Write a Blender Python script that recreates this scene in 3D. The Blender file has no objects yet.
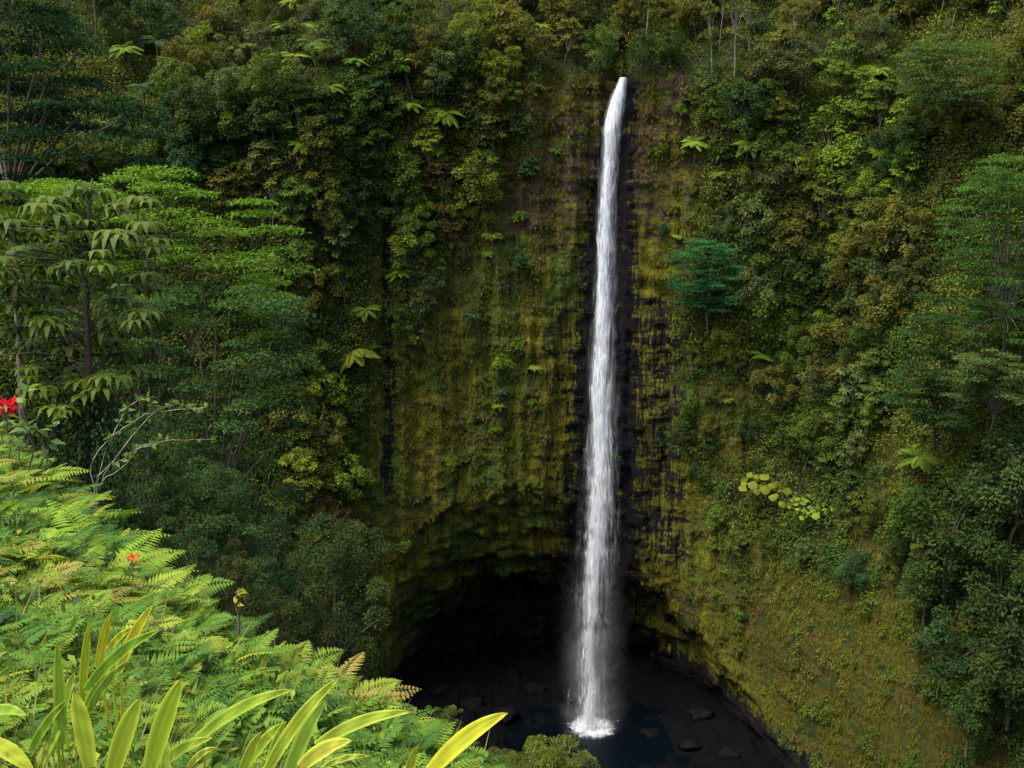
import bpy, math
import numpy as np
from math import radians as R

# ------------------------------------------------------------------ camera, sky, sun, exposure
sc = bpy.context.scene
COL = sc.collection
PITCH = -10.0
FPX = 1005.0
cd = bpy.data.cameras.new('camera')
cd.sensor_width = 36.0
cd.lens = 36.0 * FPX / 1024.0
cd.clip_start = 0.05
cd.clip_end = 3000.0
cam = bpy.data.objects.new('camera', cd)
COL.objects.link(cam)
cam.location = (0, 0, 0)
cam.rotation_euler = (R(90 + PITCH), 0, 0)
sc.camera = cam

SUN_EL, SUN_AZ = 62.0, 238.0          # azimuth: compass style, 180 = behind the camera
w = bpy.data.worlds.new('World')
sc.world = w
w.use_nodes = True
wn = w.node_tree.nodes
bg = wn['Background']
sky = wn.new('ShaderNodeTexSky')
sky.sky_type = 'NISHITA'
sky.sun_disc = False
sky.sun_elevation = R(SUN_EL)
sky.sun_rotation = R(SUN_AZ)
sky.dust_density = 7.0
sky.ozone_density = 0.6
w.node_tree.links.new(sky.outputs[0], bg.inputs[0])
bg.inputs[1].default_value = 0.15
sl = bpy.data.lights.new('sun', 'SUN')
sl.energy = 1.35
sl.angle = R(30)
sl.color = (1.0, 0.95, 0.86)
so = bpy.data.objects.new('sun', sl)
COL.objects.link(so)
so.rotation_euler = (R(90 - SUN_EL), 0, R(180 - SUN_AZ))
sc.view_settings.view_transform = 'Standard'
sc.view_settings.look = 'None'
sc.view_settings.exposure = 1.42
sc.view_settings.gamma = 1.0
sc.cycles.max_bounces = 6
sc.cycles.diffuse_bounces = 3
sc.cycles.glossy_bounces = 2
sc.cycles.transmission_bounces = 3
sc.cycles.transparent_max_bounces = 24
sc.cycles.volume_bounces = 1
sc.cycles.use_denoising = True
sc.cycles.caustics_reflective = False
sc.cycles.caustics_refractive = False

rng = np.random.default_rng(11)
CT, ST = math.cos(R(PITCH)), math.sin(R(PITCH))


def ray(px, py):
    u = (np.asarray(px, float) - 512) / FPX
    v = (384 - np.asarray(py, float)) / FPX
    return u, CT - ST * v, ST + CT * v


def at(px, py, Y):
    dx, dy, dz = ray(px, py)
    t = Y / dy
    return np.array([dx * t, Y, dz * t])


def project(x, y, z):
    f = y * CT + z * ST
    v = -y * ST + z * CT
    return 512 + FPX * x / f, 384 - FPX * v / f


# ------------------------------------------------------------------ noise
def _h(ix, iy, iz, seed):
    n = (ix * 374761393 + iy * 668265263 + iz * 2147483647 + seed * 1274126177) & 0xffffffff
    n = ((n ^ (n >> 13)) * 1274126177) & 0xffffffff
    n = ((n ^ (n >> 16)) * 2246822519) & 0xffffffff
    return ((n ^ (n >> 15)) & 0xffff) / 65535.0


def vn(x, y, z=0.0, seed=0):
    x, y, z = np.broadcast_arrays(np.asarray(x, float), np.asarray(y, float), np.asarray(z, float))
    ix, iy, iz = np.floor(x).astype(np.int64), np.floor(y).astype(np.int64), np.floor(z).astype(np.int64)
    fx, fy, fz = x - ix, y - iy, z - iz
    fx, fy, fz = [f * f * (3 - 2 * f) for f in (fx, fy, fz)]
    r = 0
    for a in (0, 1):
        for b in (0, 1):
            for c in (0, 1):
                wgt = (fx if a else 1 - fx) * (fy if b else 1 - fy) * (fz if c else 1 - fz)
                r = r + wgt * _h(ix + a, iy + b, iz + c, seed)
    return r


def fbm(x, y, z=0.0, oct=4, seed=0):
    s, a, t = 0, 1.0, 0
    for o in range(oct):
        s = s + a * vn(np.asarray(x) * 2 ** o, np.asarray(y) * 2 ** o, np.asarray(z) * 2 ** o, seed + o * 7)
        t += a
        a *= .5
    return s / t * 2 - 1           # about -1..1


def sst(a, b, x):
    t = np.clip((np.asarray(x, float) - a) / (b - a), 0, 1)
    return t * t * (3 - 2 * t)


# ------------------------------------------------------------------ falls path
FY = [78, 100, 130, 180, 256, 300, 360, 420, 480, 540, 600, 650, 700, 732]
FL = [619, 609, 601, 599, 594, 592, 589, 586, 583, 580, 576, 573, 570, 566]
FR = [627, 626, 623, 618, 616, 616, 618, 619, 620, 619, 612, 611, 614, 618]
_fw = []
for py, l, r in zip(FY, FL, FR):
    Yd = 203 - 5 * ((py - 78) / 650) ** .5
    a_, b_ = at(l, py, Yd), at(r, py, Yd)
    _fw.append((a_[2], a_[0], b_[0], Yd))
_fw = np.array(_fw)[::-1]
FZ = _fw[:, 0]


def falls(z):
    return np.interp(z, FZ, _fw[:, 1]), np.interp(z, FZ, _fw[:, 2]), np.interp(z, FZ, _fw[:, 3])


Z_LIP = FZ[-1]
Z_POOL = -109.0

# ------------------------------------------------------------------ the amphitheatre: y = F(x, z)
BX = [-260, -150, -115, -90, -70, -50, -30, -10, 10, 22, 34, 48, 60, 72, 84, 100, 140, 260]
BY = [-20, 80, 122, 152, 174, 190, 200, 206, 208, 209, 206, 199, 187, 165, 142, 116, 60, -40]
CAVE_PX = [(380, 745), (384, 640), (396, 570), (430, 520), (470, 498), (515, 490), (555, 500), (600, 530), (640, 572), (690, 622), (745, 678), (788, 735)]
_c = np.array([at(p[0], p[1], 203) for p in CAVE_PX])


def cave_in(x, z):
    """height of the cave's roof above z, positive inside"""
    top = np.interp(x, _c[:, 0], _c[:, 2], left=-130, right=-130)
    return top + 3.4 * fbm(x / 8, z / 10, 0, 4, 91) + 1.5 * fbm(x / 1.9, z / 3, 0, 2, 94) - z


def rim(x):
    return Z_LIP + 1.0 + 1.6 * fbm(x / 14.0, 3.3, 0, 3, 5) + np.interp(x, [-200, -60, -30, 12, 30, 60, 120], [-30, -14, -3, 0, 0, -6, -14])


def F(x, z):
    x, z = np.broadcast_arrays(np.asarray(x, float), np.asarray(z, float))
    y = np.interp(x, BX, BY)
    up = z - rim(x)
    notch = np.exp(-((x - 22) / 4.5) ** 2)
    y = y + 1.15 * (np.sqrt(np.maximum(up, 0) ** 2 + 1) - 1) * (1 - .5 * notch * (up < 14))
    # softer, leaning walls away from the bare cliff
    side = sst(18, 60, -x + -12) + sst(26, 60, x - 14)
    y = y + side * .34 * (z + 45)
    y = y - sst(32, 66, x) * .30 * np.maximum(0, -48 - z)
    y = y - sst(20, 60, -x) * .25 * np.maximum(0, -40 - z)
    y = y - 2.0 * fbm(x / 7, z / 8, 0, 4, 23) * np.clip(side, 0, 1)
    # cave
    ci = cave_in(x, z)
    dep = 27 * sst(-2, 50, ci + 3.5 * fbm(x / 9, z / 4, 0, 3, 92)) + 1.0 * sst(-.3, 2.5, ci) + 9 * sst(0, 11, ci + 2.5 * fbm(x / 4, z / 5, 0, 3, 93)) * sst(22, 32, x)
    y = y + dep
    # relief
    inner = 1 - np.clip(side, 0, 1)
    y = y - 5.5 * fbm(x / 26, z / 40, 0, 4, 21) * (.35 + .9 * np.clip(side, 0, 1))
    flute = 1 - np.abs(fbm(x / 5.0, z / 45, 0, 3, 33)) * 2
    y = y - (1.8 * flute + .9 * fbm(x / 1.7, z / 14, 0, 3, 35)) * inner
    y = y - 1.1 * fbm(x / 2.4, z / 1.8, 0, 4, 41)
    stra = vn(x / 30, z / 2.3 + .8 * fbm(x / 12, z / 12, 0, 2, 50), 0, 52)
    y = y - 1.3 * (stra - .5) * sst(-70, 10, z) * inner - 1.7 * (stra - .5) * sst(0, 6, ci)
    # gully behind the falls, wall kept clear of the water
    fl, fr, fy = falls(z)
    fc = (fl + fr) / 2
    d = np.abs(x - fc) / ((fr - fl) / 2 + 2.0)
    g = 1 - sst(.8, 2.0, d)
    y = y * (1 - g) + np.maximum(y + 1.0 * g, fy + 2.0) * g
    lipd = (1 - sst(1.2, 3.0, np.abs(x - 21.5))) * sst(Z_LIP - .2, Z_LIP + .6, z) * (up < 8)
    return y + lipd * 7


TX = np.arange(-150, 150.01, .5)
TZ = np.arange(-116, 140.01, .5)
TAB = F(TX[None, :], TZ[:, None])


def Ft(x, z):
    x, z = np.broadcast_arrays(np.asarray(x, float), np.asarray(z, float))
    i = np.clip((x - TX[0]) / .5, 0, len(TX) - 1.001); j = np.clip((z - TZ[0]) / .5, 0, len(TZ) - 1.001)
    i0, j0 = i.astype(int), j.astype(int)
    a, b = i - i0, j - j0
    return (TAB[j0, i0] * (1 - a) + TAB[j0, i0 + 1] * a) * (1 - b) + (TAB[j0 + 1, i0] * (1 - a) + TAB[j0 + 1, i0 + 1] * a) * b


def hit(px, py):
    """first point of the amphitheatre along the pixel's ray"""
    dx, dy, dz = ray(px, py)
    Ys = np.arange(90, 340, 1.0)
    t = Ys / dy
    f = Ft(dx * t, dz * t) - Ys
    k = np.argmax(f < 0)
    if f[k] >= 0:
        k = len(Ys) - 1
    t = Ys[max(k - 1, 0)] / dy
    t2 = Ys[k] / dy
    for _ in range(8):
        m = (t + t2) / 2
        if Ft(dx * m, dz * m) - dy * m < 0:
            t2 = m
        else:
            t = m
    return np.array([dx * t, dy * t, dz * t])


# ------------------------------------------------------------------ the near hillside: z = H(x, y)
def H(x, y):
    x, y = np.broadcast_arrays(np.asarray(x, float), np.asarray(y, float))
    yc = np.interp(x, [-14, -4.7, -3, -1.34, .34, 1.2, 6], [14, 8.9, 6.7, 4.9, 3.9, 3.0, 0])
    yn = np.maximum(y, -12)
    over = np.maximum(0, yn - yc)
    zn = -1.61 - .369 * np.clip(x, -30, 12) - .292 * yn - .9 * (np.sqrt(over ** 2 + .09) - .3)
    zn = zn - .7 * np.maximum(0, x - .6)
    zn = zn + .10 * fbm(x / .9, y / .9, 0, 3, 8)
    a = x / np.maximum(y, 2.0)
    zf = np.maximum(y, 0) * np.interp(a, [-3, -1.5, -.8, -.5, -.2, .15], [.3, .15, -.02, -.28, -.72, -.95])
    zf = zf + 3.0 * fbm(x / 16, y / 16, 0, 3, 9) * sst(15, 60, y)
    k = sst(9, 24, y)
    z = zn * (1 - k) + zf * k
    return np.maximum(z, Z_POOL - .6 + 1.2 * fbm(x / 5, y / 5, 0, 4, 13) + 2.2 - 7 * np.exp(-(((x - 17) / 15) ** 2 + ((y - 192) / 15) ** 2)) + 3.2 * np.maximum(0, fbm(x / 3.2, y / 3.2, 4, 3, 14)))


# ------------------------------------------------------------------ object helpers
def mesh(name, V, quads=None, tris=None, mats=(), attrs=None, smooth=False):
    me = bpy.data.meshes.new(name)
    V = np.ascontiguousarray(V, dtype=np.float32)
    me.vertices.add(len(V))
    me.vertices.foreach_set('co', V.ravel())
    idx, starts, n = [], [], 0
    if quads is not None and len(quads):
        q = np.asarray(quads, np.int32)
        idx.append(q.ravel()); starts.append(np.arange(len(q)) * 4); n = len(q) * 4
    if tris is not None and len(tris):
        t = np.asarray(tris, np.int32)
        idx.append(t.ravel()); starts.append(n + np.arange(len(t)) * 3)
    idx = np.concatenate(idx).astype(np.int32); starts = np.concatenate(starts).astype(np.int32)
    me.loops.add(len(idx))
    me.loops.foreach_set('vertex_index', idx)
    me.polygons.add(len(starts))
    me.polygons.foreach_set('loop_start', starts)
    me.update(calc_edges=True)
    for m in mats:
        me.materials.append(m)
    if smooth:
        me.polygons.foreach_set('use_smooth', np.ones(len(me.polygons), bool))
    for k, a in (attrs or {}).items():
        a = np.asarray(a, np.float32)
        if a.ndim == 1:
            me.attributes.new(k, 'FLOAT', 'POINT').data.foreach_set('value', a)
        else:
            if a.shape[1] == 3:
                a = np.concatenate([a, np.ones((len(a), 1), np.float32)], 1)
            me.attributes.new(k, 'FLOAT_COLOR', 'POINT').data.foreach_set('color', a.ravel())
    return me


def ob(name, me, parent=None, color=None):
    o = bpy.data.objects.new(name, me)
    COL.objects.link(o)
    if parent:
        o.parent = parent
    if color is not None:
        o.color = (*color, 1)
    return o


def tag(o, label=None, cat=None, group=None, kind=None):
    if label: o['label'] = label
    if cat: o['category'] = cat
    if group: o['group'] = group
    if kind: o['kind'] = kind
    return o


class MB:
    """collects geometry pieces into one mesh"""
    def __init__(s):
        s.V, s.Q, s.T, s.A, s.n = [], [], [], [], 0

    def add(s, V, Q, tint=.5):
        V = np.asarray(V, float)
        s.V.append(V)
        s.Q.append(np.asarray(Q, int) + s.n)
        s.n += len(V)
        t = np.asarray(tint, float)
        s.A.append(np.full(len(V), float(t)) if t.ndim == 0 else t)
        return s

    def build(s, name, mat, smooth=False):
        return mesh(name, np.concatenate(s.V), np.concatenate(s.Q), mats=[mat], attrs={'tint': np.concatenate(s.A)}, smooth=smooth)


def nrm(a):
    return a / np.maximum(np.linalg.norm(a, axis=-1, keepdims=True), 1e-9)


def leafquads(P, D, N, L, W, fold=.12):
    """rhombic folded leaves -> (4n,3) verts, (n,4) quads"""
    n = len(P)
    D = nrm(D)
    S = nrm(np.cross(D, N))
    N2 = np.cross(S, D)
    L = np.broadcast_to(L, n)[:, None]; W = np.broadcast_to(W, n)[:, None]
    V = np.stack([P, P + D * L * .42 + S * W / 2 + N2 * W * fold, P + D * L - N2 * L * .12, P + D * L * .42 - S * W / 2 + N2 * W * fold], 1)
    return V.reshape(-1, 3), np.arange(4 * n).reshape(n, 4)


def tube(mb, pts, rad, seg=6, tint=.5):
    pts = np.asarray(pts, float); rad = np.broadcast_to(rad, len(pts))
    T = np.gradient(pts, axis=0); T = nrm(T)
    ref = np.where(np.abs(T[:, 2:3]) > .9, np.array([[1., 0, 0]]), np.array([[0, 0, 1.]]))
    A = nrm(np.cross(T, ref)); B = np.cross(T, A)
    an = np.linspace(0, 2 * np.pi, seg, endpoint=False)
    ring = A[:, None] * np.cos(an)[None, :, None] + B[:, None] * np.sin(an)[None, :, None]
    V = (pts[:, None] + ring * rad[:, None, None]).reshape(-1, 3)
    Q = []
    for i in range(len(pts) - 1):
        for j in range(seg):
            k = (j + 1) % seg
            Q.append((i * seg + j, i * seg + k, (i + 1) * seg + k, (i + 1) * seg + j))
    mb.add(V, Q, tint)


def curve_pts(a, b, sag=0.0, wob=0.0, n=6, r=None):
    a, b = np.asarray(a, float), np.asarray(b, float)
    t = np.linspace(0, 1, n)[:, None]
    p = a + (b - a) * t
    p[:, 2] += sag * np.sin(t[:, 0] * np.pi) * np.linalg.norm(b - a)
    if wob and r is not None:
        p[1:-1] += r.normal(0, wob, (n - 2, 3))
    return p


# ------------------------------------------------------------------ materials
def newmat(name):
    m = bpy.data.materials.new(name)
    m.use_nodes = True
    nt = m.node_tree
    nt.nodes.clear()
    return m, nt


def N_(nt, typ, **kw):
    n = nt.nodes.new(typ)
    for k, v in kw.items():
        if k == 'ins':
            for i, val in v.items():
                n.inputs[i].default_value = val
        else:
            setattr(n, k, v)
    return n


def mathn(nt, op, a, b=None, clamp=False):
    n = nt.nodes.new('ShaderNodeMath'); n.operation = op; n.use_clamp = clamp
    for i, v in enumerate((a, b)):
        if v is None: continue
        if isinstance(v, (int, float)): n.inputs[i].default_value = v
        else: nt.links.new(v, n.inputs[i])
    return n.outputs[0]


def mixc(nt, f, a, b, blend='MIX'):
    n = nt.nodes.new('ShaderNodeMix'); n.data_type = 'RGBA'; n.blend_type = blend
    for s, v in ((n.inputs[0], f), (n.inputs[6], a), (n.inputs[7], b)):
        if isinstance(v, (int, float)): s.default_value = v
        elif isinstance(v, tuple): s.default_value = (*v, 1)
        else: nt.links.new(v, s)
    return n.outputs[2]


def noisen(nt, scale, detail=4, vec=None, rough=.55, dist=0.0):
    n = N_(nt, 'ShaderNodeTexNoise', ins={'Scale': scale, 'Detail': detail, 'Roughness': rough, 'Distortion': dist})
    if vec is not None: nt.links.new(vec, n.inputs['Vector'])
    return n.outputs['Fac']


def rampn(nt, fac, lo, hi):
    n = N_(nt, 'ShaderNodeMapRange', interpolation_type='SMOOTHSTEP', ins={1: lo, 2: hi})
    nt.links.new(fac, n.inputs[0])
    return n.outputs[0]


def leaf_mat(name, use_attr=False, trans=.3, rough=.65, spec=.10, gain=1.0):
    m, nt = newmat(name)
    L = nt.links
    ti = N_(nt, 'ShaderNodeAttribute', attribute_name='tint').outputs['Fac']
    if use_attr:
        col = N_(nt, 'ShaderNodeAttribute', attribute_name='Col').outputs['Color']
    else:
        oi = N_(nt, 'ShaderNodeObjectInfo')
        col = oi.outputs['Color']
        hs = N_(nt, 'ShaderNodeHueSaturation')
        L.new(mathn(nt, 'ADD', mathn(nt, 'MULTIPLY', oi.outputs['Random'], .03), .485), hs.inputs['Hue'])
        L.new(mathn(nt, 'ADD', mathn(nt, 'MULTIPLY', oi.outputs['Random'], .35), .83), hs.inputs['Value'])
        L.new(col, hs.inputs['Color'])
        col = hs.outputs[0]
        # low tint darkens the leaf, high tint makes it lighter and yellower
        dark = mixc(nt, 1.0, col, (.5, .6, .62), 'MULTIPLY')
        light = mixc(nt, 1.0, col, (1.75 * gain, 1.55 * gain, 1.05), 'MULTIPLY')
        col = mixc(nt, ti, dark, light)
    p = N_(nt, 'ShaderNodeBsdfPrincipled', ins={'Roughness': rough, 'Specular IOR Level': spec})
    L.new(col, p.inputs['Base Color'])
    tr = N_(nt, 'ShaderNodeBsdfTranslucent')
    L.new(mixc(nt, 1.0, col, (1.5, 1.35, .6), 'MULTIPLY'), tr.inputs['Color'])
    mx = N_(nt, 'ShaderNodeMixShader', ins={0: trans})
    L.new(p.outputs[0], mx.inputs[1]); L.new(tr.outputs[0], mx.inputs[2])
    o = N_(nt, 'ShaderNodeOutputMaterial')
    L.new(mx.outputs[0], o.inputs[0])
    return m


M_LEAF = leaf_mat('leaf')
M_NEAR = leaf_mat('near_leaf', trans=.35, rough=.55, spec=.13)
M_COVER = leaf_mat('cover_leaf', use_attr=True, gain=1.0)
M_FERN = leaf_mat('fern_leaf', use_attr=True, trans=.35, rough=.55, spec=.12)


def bark_mat(name, a, b, scale=6.0):
    m, nt = newmat(name)
    tc = N_(nt, 'ShaderNodeTexCoord').outputs['Object']
    mp = N_(nt, 'ShaderNodeMapping', ins={'Scale': (1, 1, .25)})
    nt.links.new(tc, mp.inputs[0])
    f = noisen(nt, scale, 5, mp.outputs[0])
    p = N_(nt, 'ShaderNodeBsdfPrincipled', ins={'Roughness': .85})
    nt.links.new(mixc(nt, rampn(nt, f, .3, .7), a, b), p.inputs['Base Color'])
    bp = N_(nt, 'ShaderNodeBump', ins={'Strength': .6, 'Distance': .05})
    nt.links.new(f, bp.inputs['Height']); nt.links.new(bp.outputs[0], p.inputs['Normal'])
    o = N_(nt, 'ShaderNodeOutputMaterial'); nt.links.new(p.outputs[0], o.inputs[0])
    return m


M_BARK = bark_mat('bark', (.05, .04, .028), (.12, .10, .07))
M_PALE = bark_mat('pale_bark', (.14, .13, .10), (.30, .28, .23))
M_DARKBARK = bark_mat('dark_bark', (.018, .012, .008), (.05, .035, .025))


def cliff_mat():
    m, nt = newmat('cliff_rock')
    L = nt.links
    pos = N_(nt, 'ShaderNodeNewGeometry').outputs['Position']
    def att(n): return N_(nt, 'ShaderNodeAttribute', attribute_name=n).outputs['Fac']
    wet, veg, brn, gras = att('wet'), att('veg'), att('brown'), att('slope')
    def mapped(sx, sy, sz):
        mp = N_(nt, 'ShaderNodeMapping', ins={'Scale': (sx, sy, sz)}); L.new(pos, mp.inputs[0]); return mp.outputs[0]
    streak = noisen(nt, 1.0, 6, mapped(.55, .2, .09), .62)       # vertical streaks
    streak2 = noisen(nt, 1.0, 5, mapped(1.7, .5, .16), .65, .6)
    hor = noisen(nt, 1.0, 6, mapped(.12, .12, .75), .68, .5)
    blot = noisen(nt, 1.0, 6, mapped(.09, .09, .06), .6)
    fine = noisen(nt, 1.3, 7, mapped(1, 1, .7), .72)
    # moss colours
    moss = mixc(nt, rampn(nt, streak, .35, .65), (.082, .088, .009), (.200, .195, .013))
    moss = mixc(nt, rampn(nt, blot, .47, .60), moss, (.070, .120, .018))
    moss = mixc(nt, mathn(nt, 'MULTIPLY', rampn(nt, streak2, .52, .66), .8), moss, (.030, .030, .010))
    ochre = mixc(nt, rampn(nt, fine, .35, .65), (.100, .060, .020), (.20, .135, .045))
    moss = mixc(nt, mathn(nt, 'MULTIPLY', rampn(nt, streak, .56, .70), .55), moss, ochre)
    streak3 = noisen(nt, 1.0, 6, mapped(.8, .3, .055), .7, .8)
    moss = mixc(nt, mathn(nt, 'MULTIPLY', rampn(nt, streak3, .52, .64), .72), moss, (.016, .014, .008))
    pt = noisen(nt, 1.0, 5, mapped(.20, .1, .10), .6)
    moss = mixc(nt, mathn(nt, 'MULTIPLY', rampn(nt, pt, .56, .66), .75), moss, (.050, .038, .020))
    rock = mixc(nt, rampn(nt, fine, .35, .7), (.014, .012, .010), (.060, .045, .036))
    redr = mixc(nt, rampn(nt, fine, .35, .65), (.040, .024, .018), (.19, .115, .085))
    h2 = mathn(nt, 'ADD', hor, mathn(nt, 'MULTIPLY', mathn(nt, 'SUBTRACT', fine, .5), .5))
    rk = rampn(nt, mathn(nt, 'ADD', h2, mathn(nt, 'MULTIPLY', brn, .26)), .55, .66)
    c = mixc(nt, rk, moss, mixc(nt, brn, rock, redr))
    grassc = mixc(nt, rampn(nt, fine, .35, .65), (.036, .038, .007), (.092, .086, .012))
    grassc = mixc(nt, mathn(nt, 'MULTIPLY', rampn(nt, blot, .52, .62), .7), grassc, (.070, .045, .018))
    blot2 = noisen(nt, 1.0, 6, mapped(.16, .16, .22), .65)
    grassc = mixc(nt, rampn(nt, blot2, .50, .60), grassc, (.034, .056, .012))
    c = mixc(nt, gras, c, grassc)
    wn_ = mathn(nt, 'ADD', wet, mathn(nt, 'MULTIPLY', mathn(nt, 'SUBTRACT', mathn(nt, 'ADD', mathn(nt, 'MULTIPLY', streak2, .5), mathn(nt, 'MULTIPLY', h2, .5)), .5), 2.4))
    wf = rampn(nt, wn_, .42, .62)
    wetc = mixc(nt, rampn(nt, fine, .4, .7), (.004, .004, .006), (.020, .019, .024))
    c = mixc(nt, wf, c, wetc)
    soil = mixc(nt, rampn(nt, fine, .35, .65), (.018, .022, .008), (.05, .055, .016))
    c = mixc(nt, veg, c, soil)
    p = N_(nt, 'ShaderNodeBsdfPrincipled', ins={'Specular IOR Level': .15})
    L.new(c, p.inputs['Base Color'])
    L.new(mathn(nt, 'SUBTRACT', .95, mathn(nt, 'MULTIPLY', wf, .5)), p.inputs['Roughness'])
    hgt = mathn(nt, 'ADD', mathn(nt, 'ADD', mathn(nt, 'MULTIPLY', streak2, .8), fine), mathn(nt, 'MULTIPLY', hor, .7))
    bp = N_(nt, 'ShaderNodeBump', ins={'Strength': 1.0, 'Distance': 1.4})
    L.new(hgt, bp.inputs['Height']); L.new(bp.outputs[0], p.inputs['Normal'])
    o = N_(nt, 'ShaderNodeOutputMaterial'); L.new(p.outputs[0], o.inputs[0])
    return m


# ------------------------------------------------------------------ where things grow on the cliff
def box_soft(px, py, x0, x1, y0, y1, s=25):
    return sst(x0 - s, x0 + s, px) * (1 - sst(x1 - s, x1 + s, px)) * sst(y0 - s, y0 + s, py) * (1 - sst(y1 - s, y1 + s, py))


def masks(x, y, z):
    px, py = project(x, y, z)
    n1 = fbm(x / 9, z / 12, 0, 4, 71)
    # outline of the bare mossy cliff: left and right limits along the height
    lft = np.interp(py, [60, 90, 200, 300, 400, 500, 560, 700], [545, 520, 505, 430, 375, 350, 360, 380])
    rgt = np.interp(py, [60, 90, 180, 260, 330, 420, 500, 560, 640, 770], [700, 700, 690, 680, 690, 690, 715, 740, 800, 900])
    bare = sst(-25, 25, px - lft + 30 * n1) * (1 - sst(-25, 25, px - rgt + 30 * n1)) * sst(62, 80, py + 8 * n1)
    # bare column further left, grassy slope bottom right
    bare = np.maximum(bare, box_soft(px, py, 372, 398, 190, 500, 9) * .9)
    slope = sst(0, 60, px - np.interp(py, [500, 560, 640, 768], [760, 700, 700, 770])) * (1 - sst(880, 950, px + 60 * n1 - np.maximum(0, py - 690) * 1.3)) * sst(540, 620, py + 55 * n1)
    slope = np.maximum(slope, box_soft(px, py, 690, 760, 370, 470, 22) * .7 * (n1 > -.2))
    slope = np.maximum(slope, .6 * box_soft(px, py, 860, 900, 430, 620, 20))
    veg = np.clip(1 - np.maximum(bare, slope), 0, 1)
    fl, fr, fy = falls(z)
    fc = (fl + fr) / 2 + 1.5
    wid = np.interp(z, [-110, -60, -30, 5, 22, 26], [16, 10, 9, 5.5, 3, 2])
    wet = np.exp(-((x - fc) / wid) ** 2) * (py > 60)
    wet = np.maximum(wet, .56 * box_soft(px, py, 632, 690, 290, 570, 12))
    wet = np.maximum(wet, .62 * box_soft(px + 5 * n1, py, 380, 397, 190, 500, 7))
    wet = np.maximum(wet, .44 * box_soft(px, py, 540, 585, 270, 540, 15))
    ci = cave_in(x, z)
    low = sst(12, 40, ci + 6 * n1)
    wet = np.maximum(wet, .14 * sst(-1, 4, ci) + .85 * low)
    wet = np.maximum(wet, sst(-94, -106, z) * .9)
    brown = sst(-22, 12, z) * (.55 + .45 * n1)
    veg = veg * (1 - sst(-.5, 2, ci)) * (1 - sst(-96, -104, z) * (px < 800))
    return np.clip(veg, 0, 1), np.clip(wet, 0, 1), np.clip(brown, 0, 1), np.clip(slope, 0, 1)


def build_cliff():
    xs = np.concatenate([np.arange(-250, -95, 3.0), np.arange(-95, -48, 1.0), np.arange(-48, 64, .42), np.arange(64, 100, 1.0), np.arange(100, 251, 3.0)])
    zs = np.concatenate([np.arange(-116, 30, .42), np.arange(30, 62, .9), np.arange(62, 150, 4.0)])
    X, Z = np.meshgrid(xs, zs)
    Y = F(X, Z)
    V = np.stack([X, Y, Z], -1).reshape(-1, 3)
    nz, nx = X.shape
    i = np.arange(nz * nx).reshape(nz, nx)
    Q = np.stack([i[:-1, :-1], i[:-1, 1:], i[1:, 1:], i[1:, :-1]], -1).reshape(-1, 4)
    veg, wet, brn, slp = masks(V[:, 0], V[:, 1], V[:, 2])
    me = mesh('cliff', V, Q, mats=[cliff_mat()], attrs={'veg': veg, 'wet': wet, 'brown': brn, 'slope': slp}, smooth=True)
    tag(ob('cliff', me), kind='structure')


def ground_mat():
    m, nt = newmat('hillside_soil')
    pos = N_(nt, 'ShaderNodeNewGeometry').outputs['Position']
    f = noisen(nt, 2.5, 7, pos, .7)
    g = noisen(nt, .12, 4, pos)
    c = mixc(nt, rampn(nt, f, .35, .65), (.016, .018, .008), (.05, .05, .018))
    c = mixc(nt, rampn(nt, g, .4, .6), c, (.022, .034, .010))
    sep = N_(nt, 'ShaderNodeSeparateXYZ'); nt.links.new(pos, sep.inputs[0])
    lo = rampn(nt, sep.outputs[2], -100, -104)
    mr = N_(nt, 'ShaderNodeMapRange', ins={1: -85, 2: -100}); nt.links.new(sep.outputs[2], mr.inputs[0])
    c = mixc(nt, mr.outputs[0], c, mixc(nt, f, (.0006, .0008, .0015), (.004, .0045, .006)))  # wet floor rock, with the gorge's shade put into its near-black colour
    p = N_(nt, 'ShaderNodeBsdfPrincipled', ins={'Roughness': .9, 'Specular IOR Level': .03})
    nt.links.new(c, p.inputs['Base Color'])
    bp = N_(nt, 'ShaderNodeBump', ins={'Strength': .7, 'Distance': .3})
    nt.links.new(f, bp.inputs['Height']); nt.links.new(bp.outputs[0], p.inputs['Normal'])
    o = N_(nt, 'ShaderNodeOutputMaterial'); nt.links.new(p.outputs[0], o.inputs[0])
    return m


def build_ground():
    xs = np.unique(np.concatenate([np.linspace(-250, -30, 90), np.linspace(-30, -9, 50), np.linspace(-9, 4, 110), np.linspace(4, 90, 130), np.linspace(90, 250, 50)]))
    ys = np.unique(np.concatenate([np.linspace(-150, -6, 40), np.linspace(-6, 13, 150), np.linspace(13, 70, 70), np.linspace(70, 245, 180)]))
    X, Y = np.meshgrid(xs, ys)
    Z = H(X, Y)
    V = np.stack([X, Y, Z], -1).reshape(-1, 3)
    ny, nx = X.shape
    i = np.arange(ny * nx).reshape(ny, nx)
    Q = np.stack([i[:-1, :-1], i[:-1, 1:], i[1:, 1:], i[1:, :-1]], -1).reshape(-1, 4)
    tag(ob('ground', mesh('ground', V, Q, mats=[ground_mat()], smooth=True)), kind='structure')


build_cliff()
build_ground()


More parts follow.
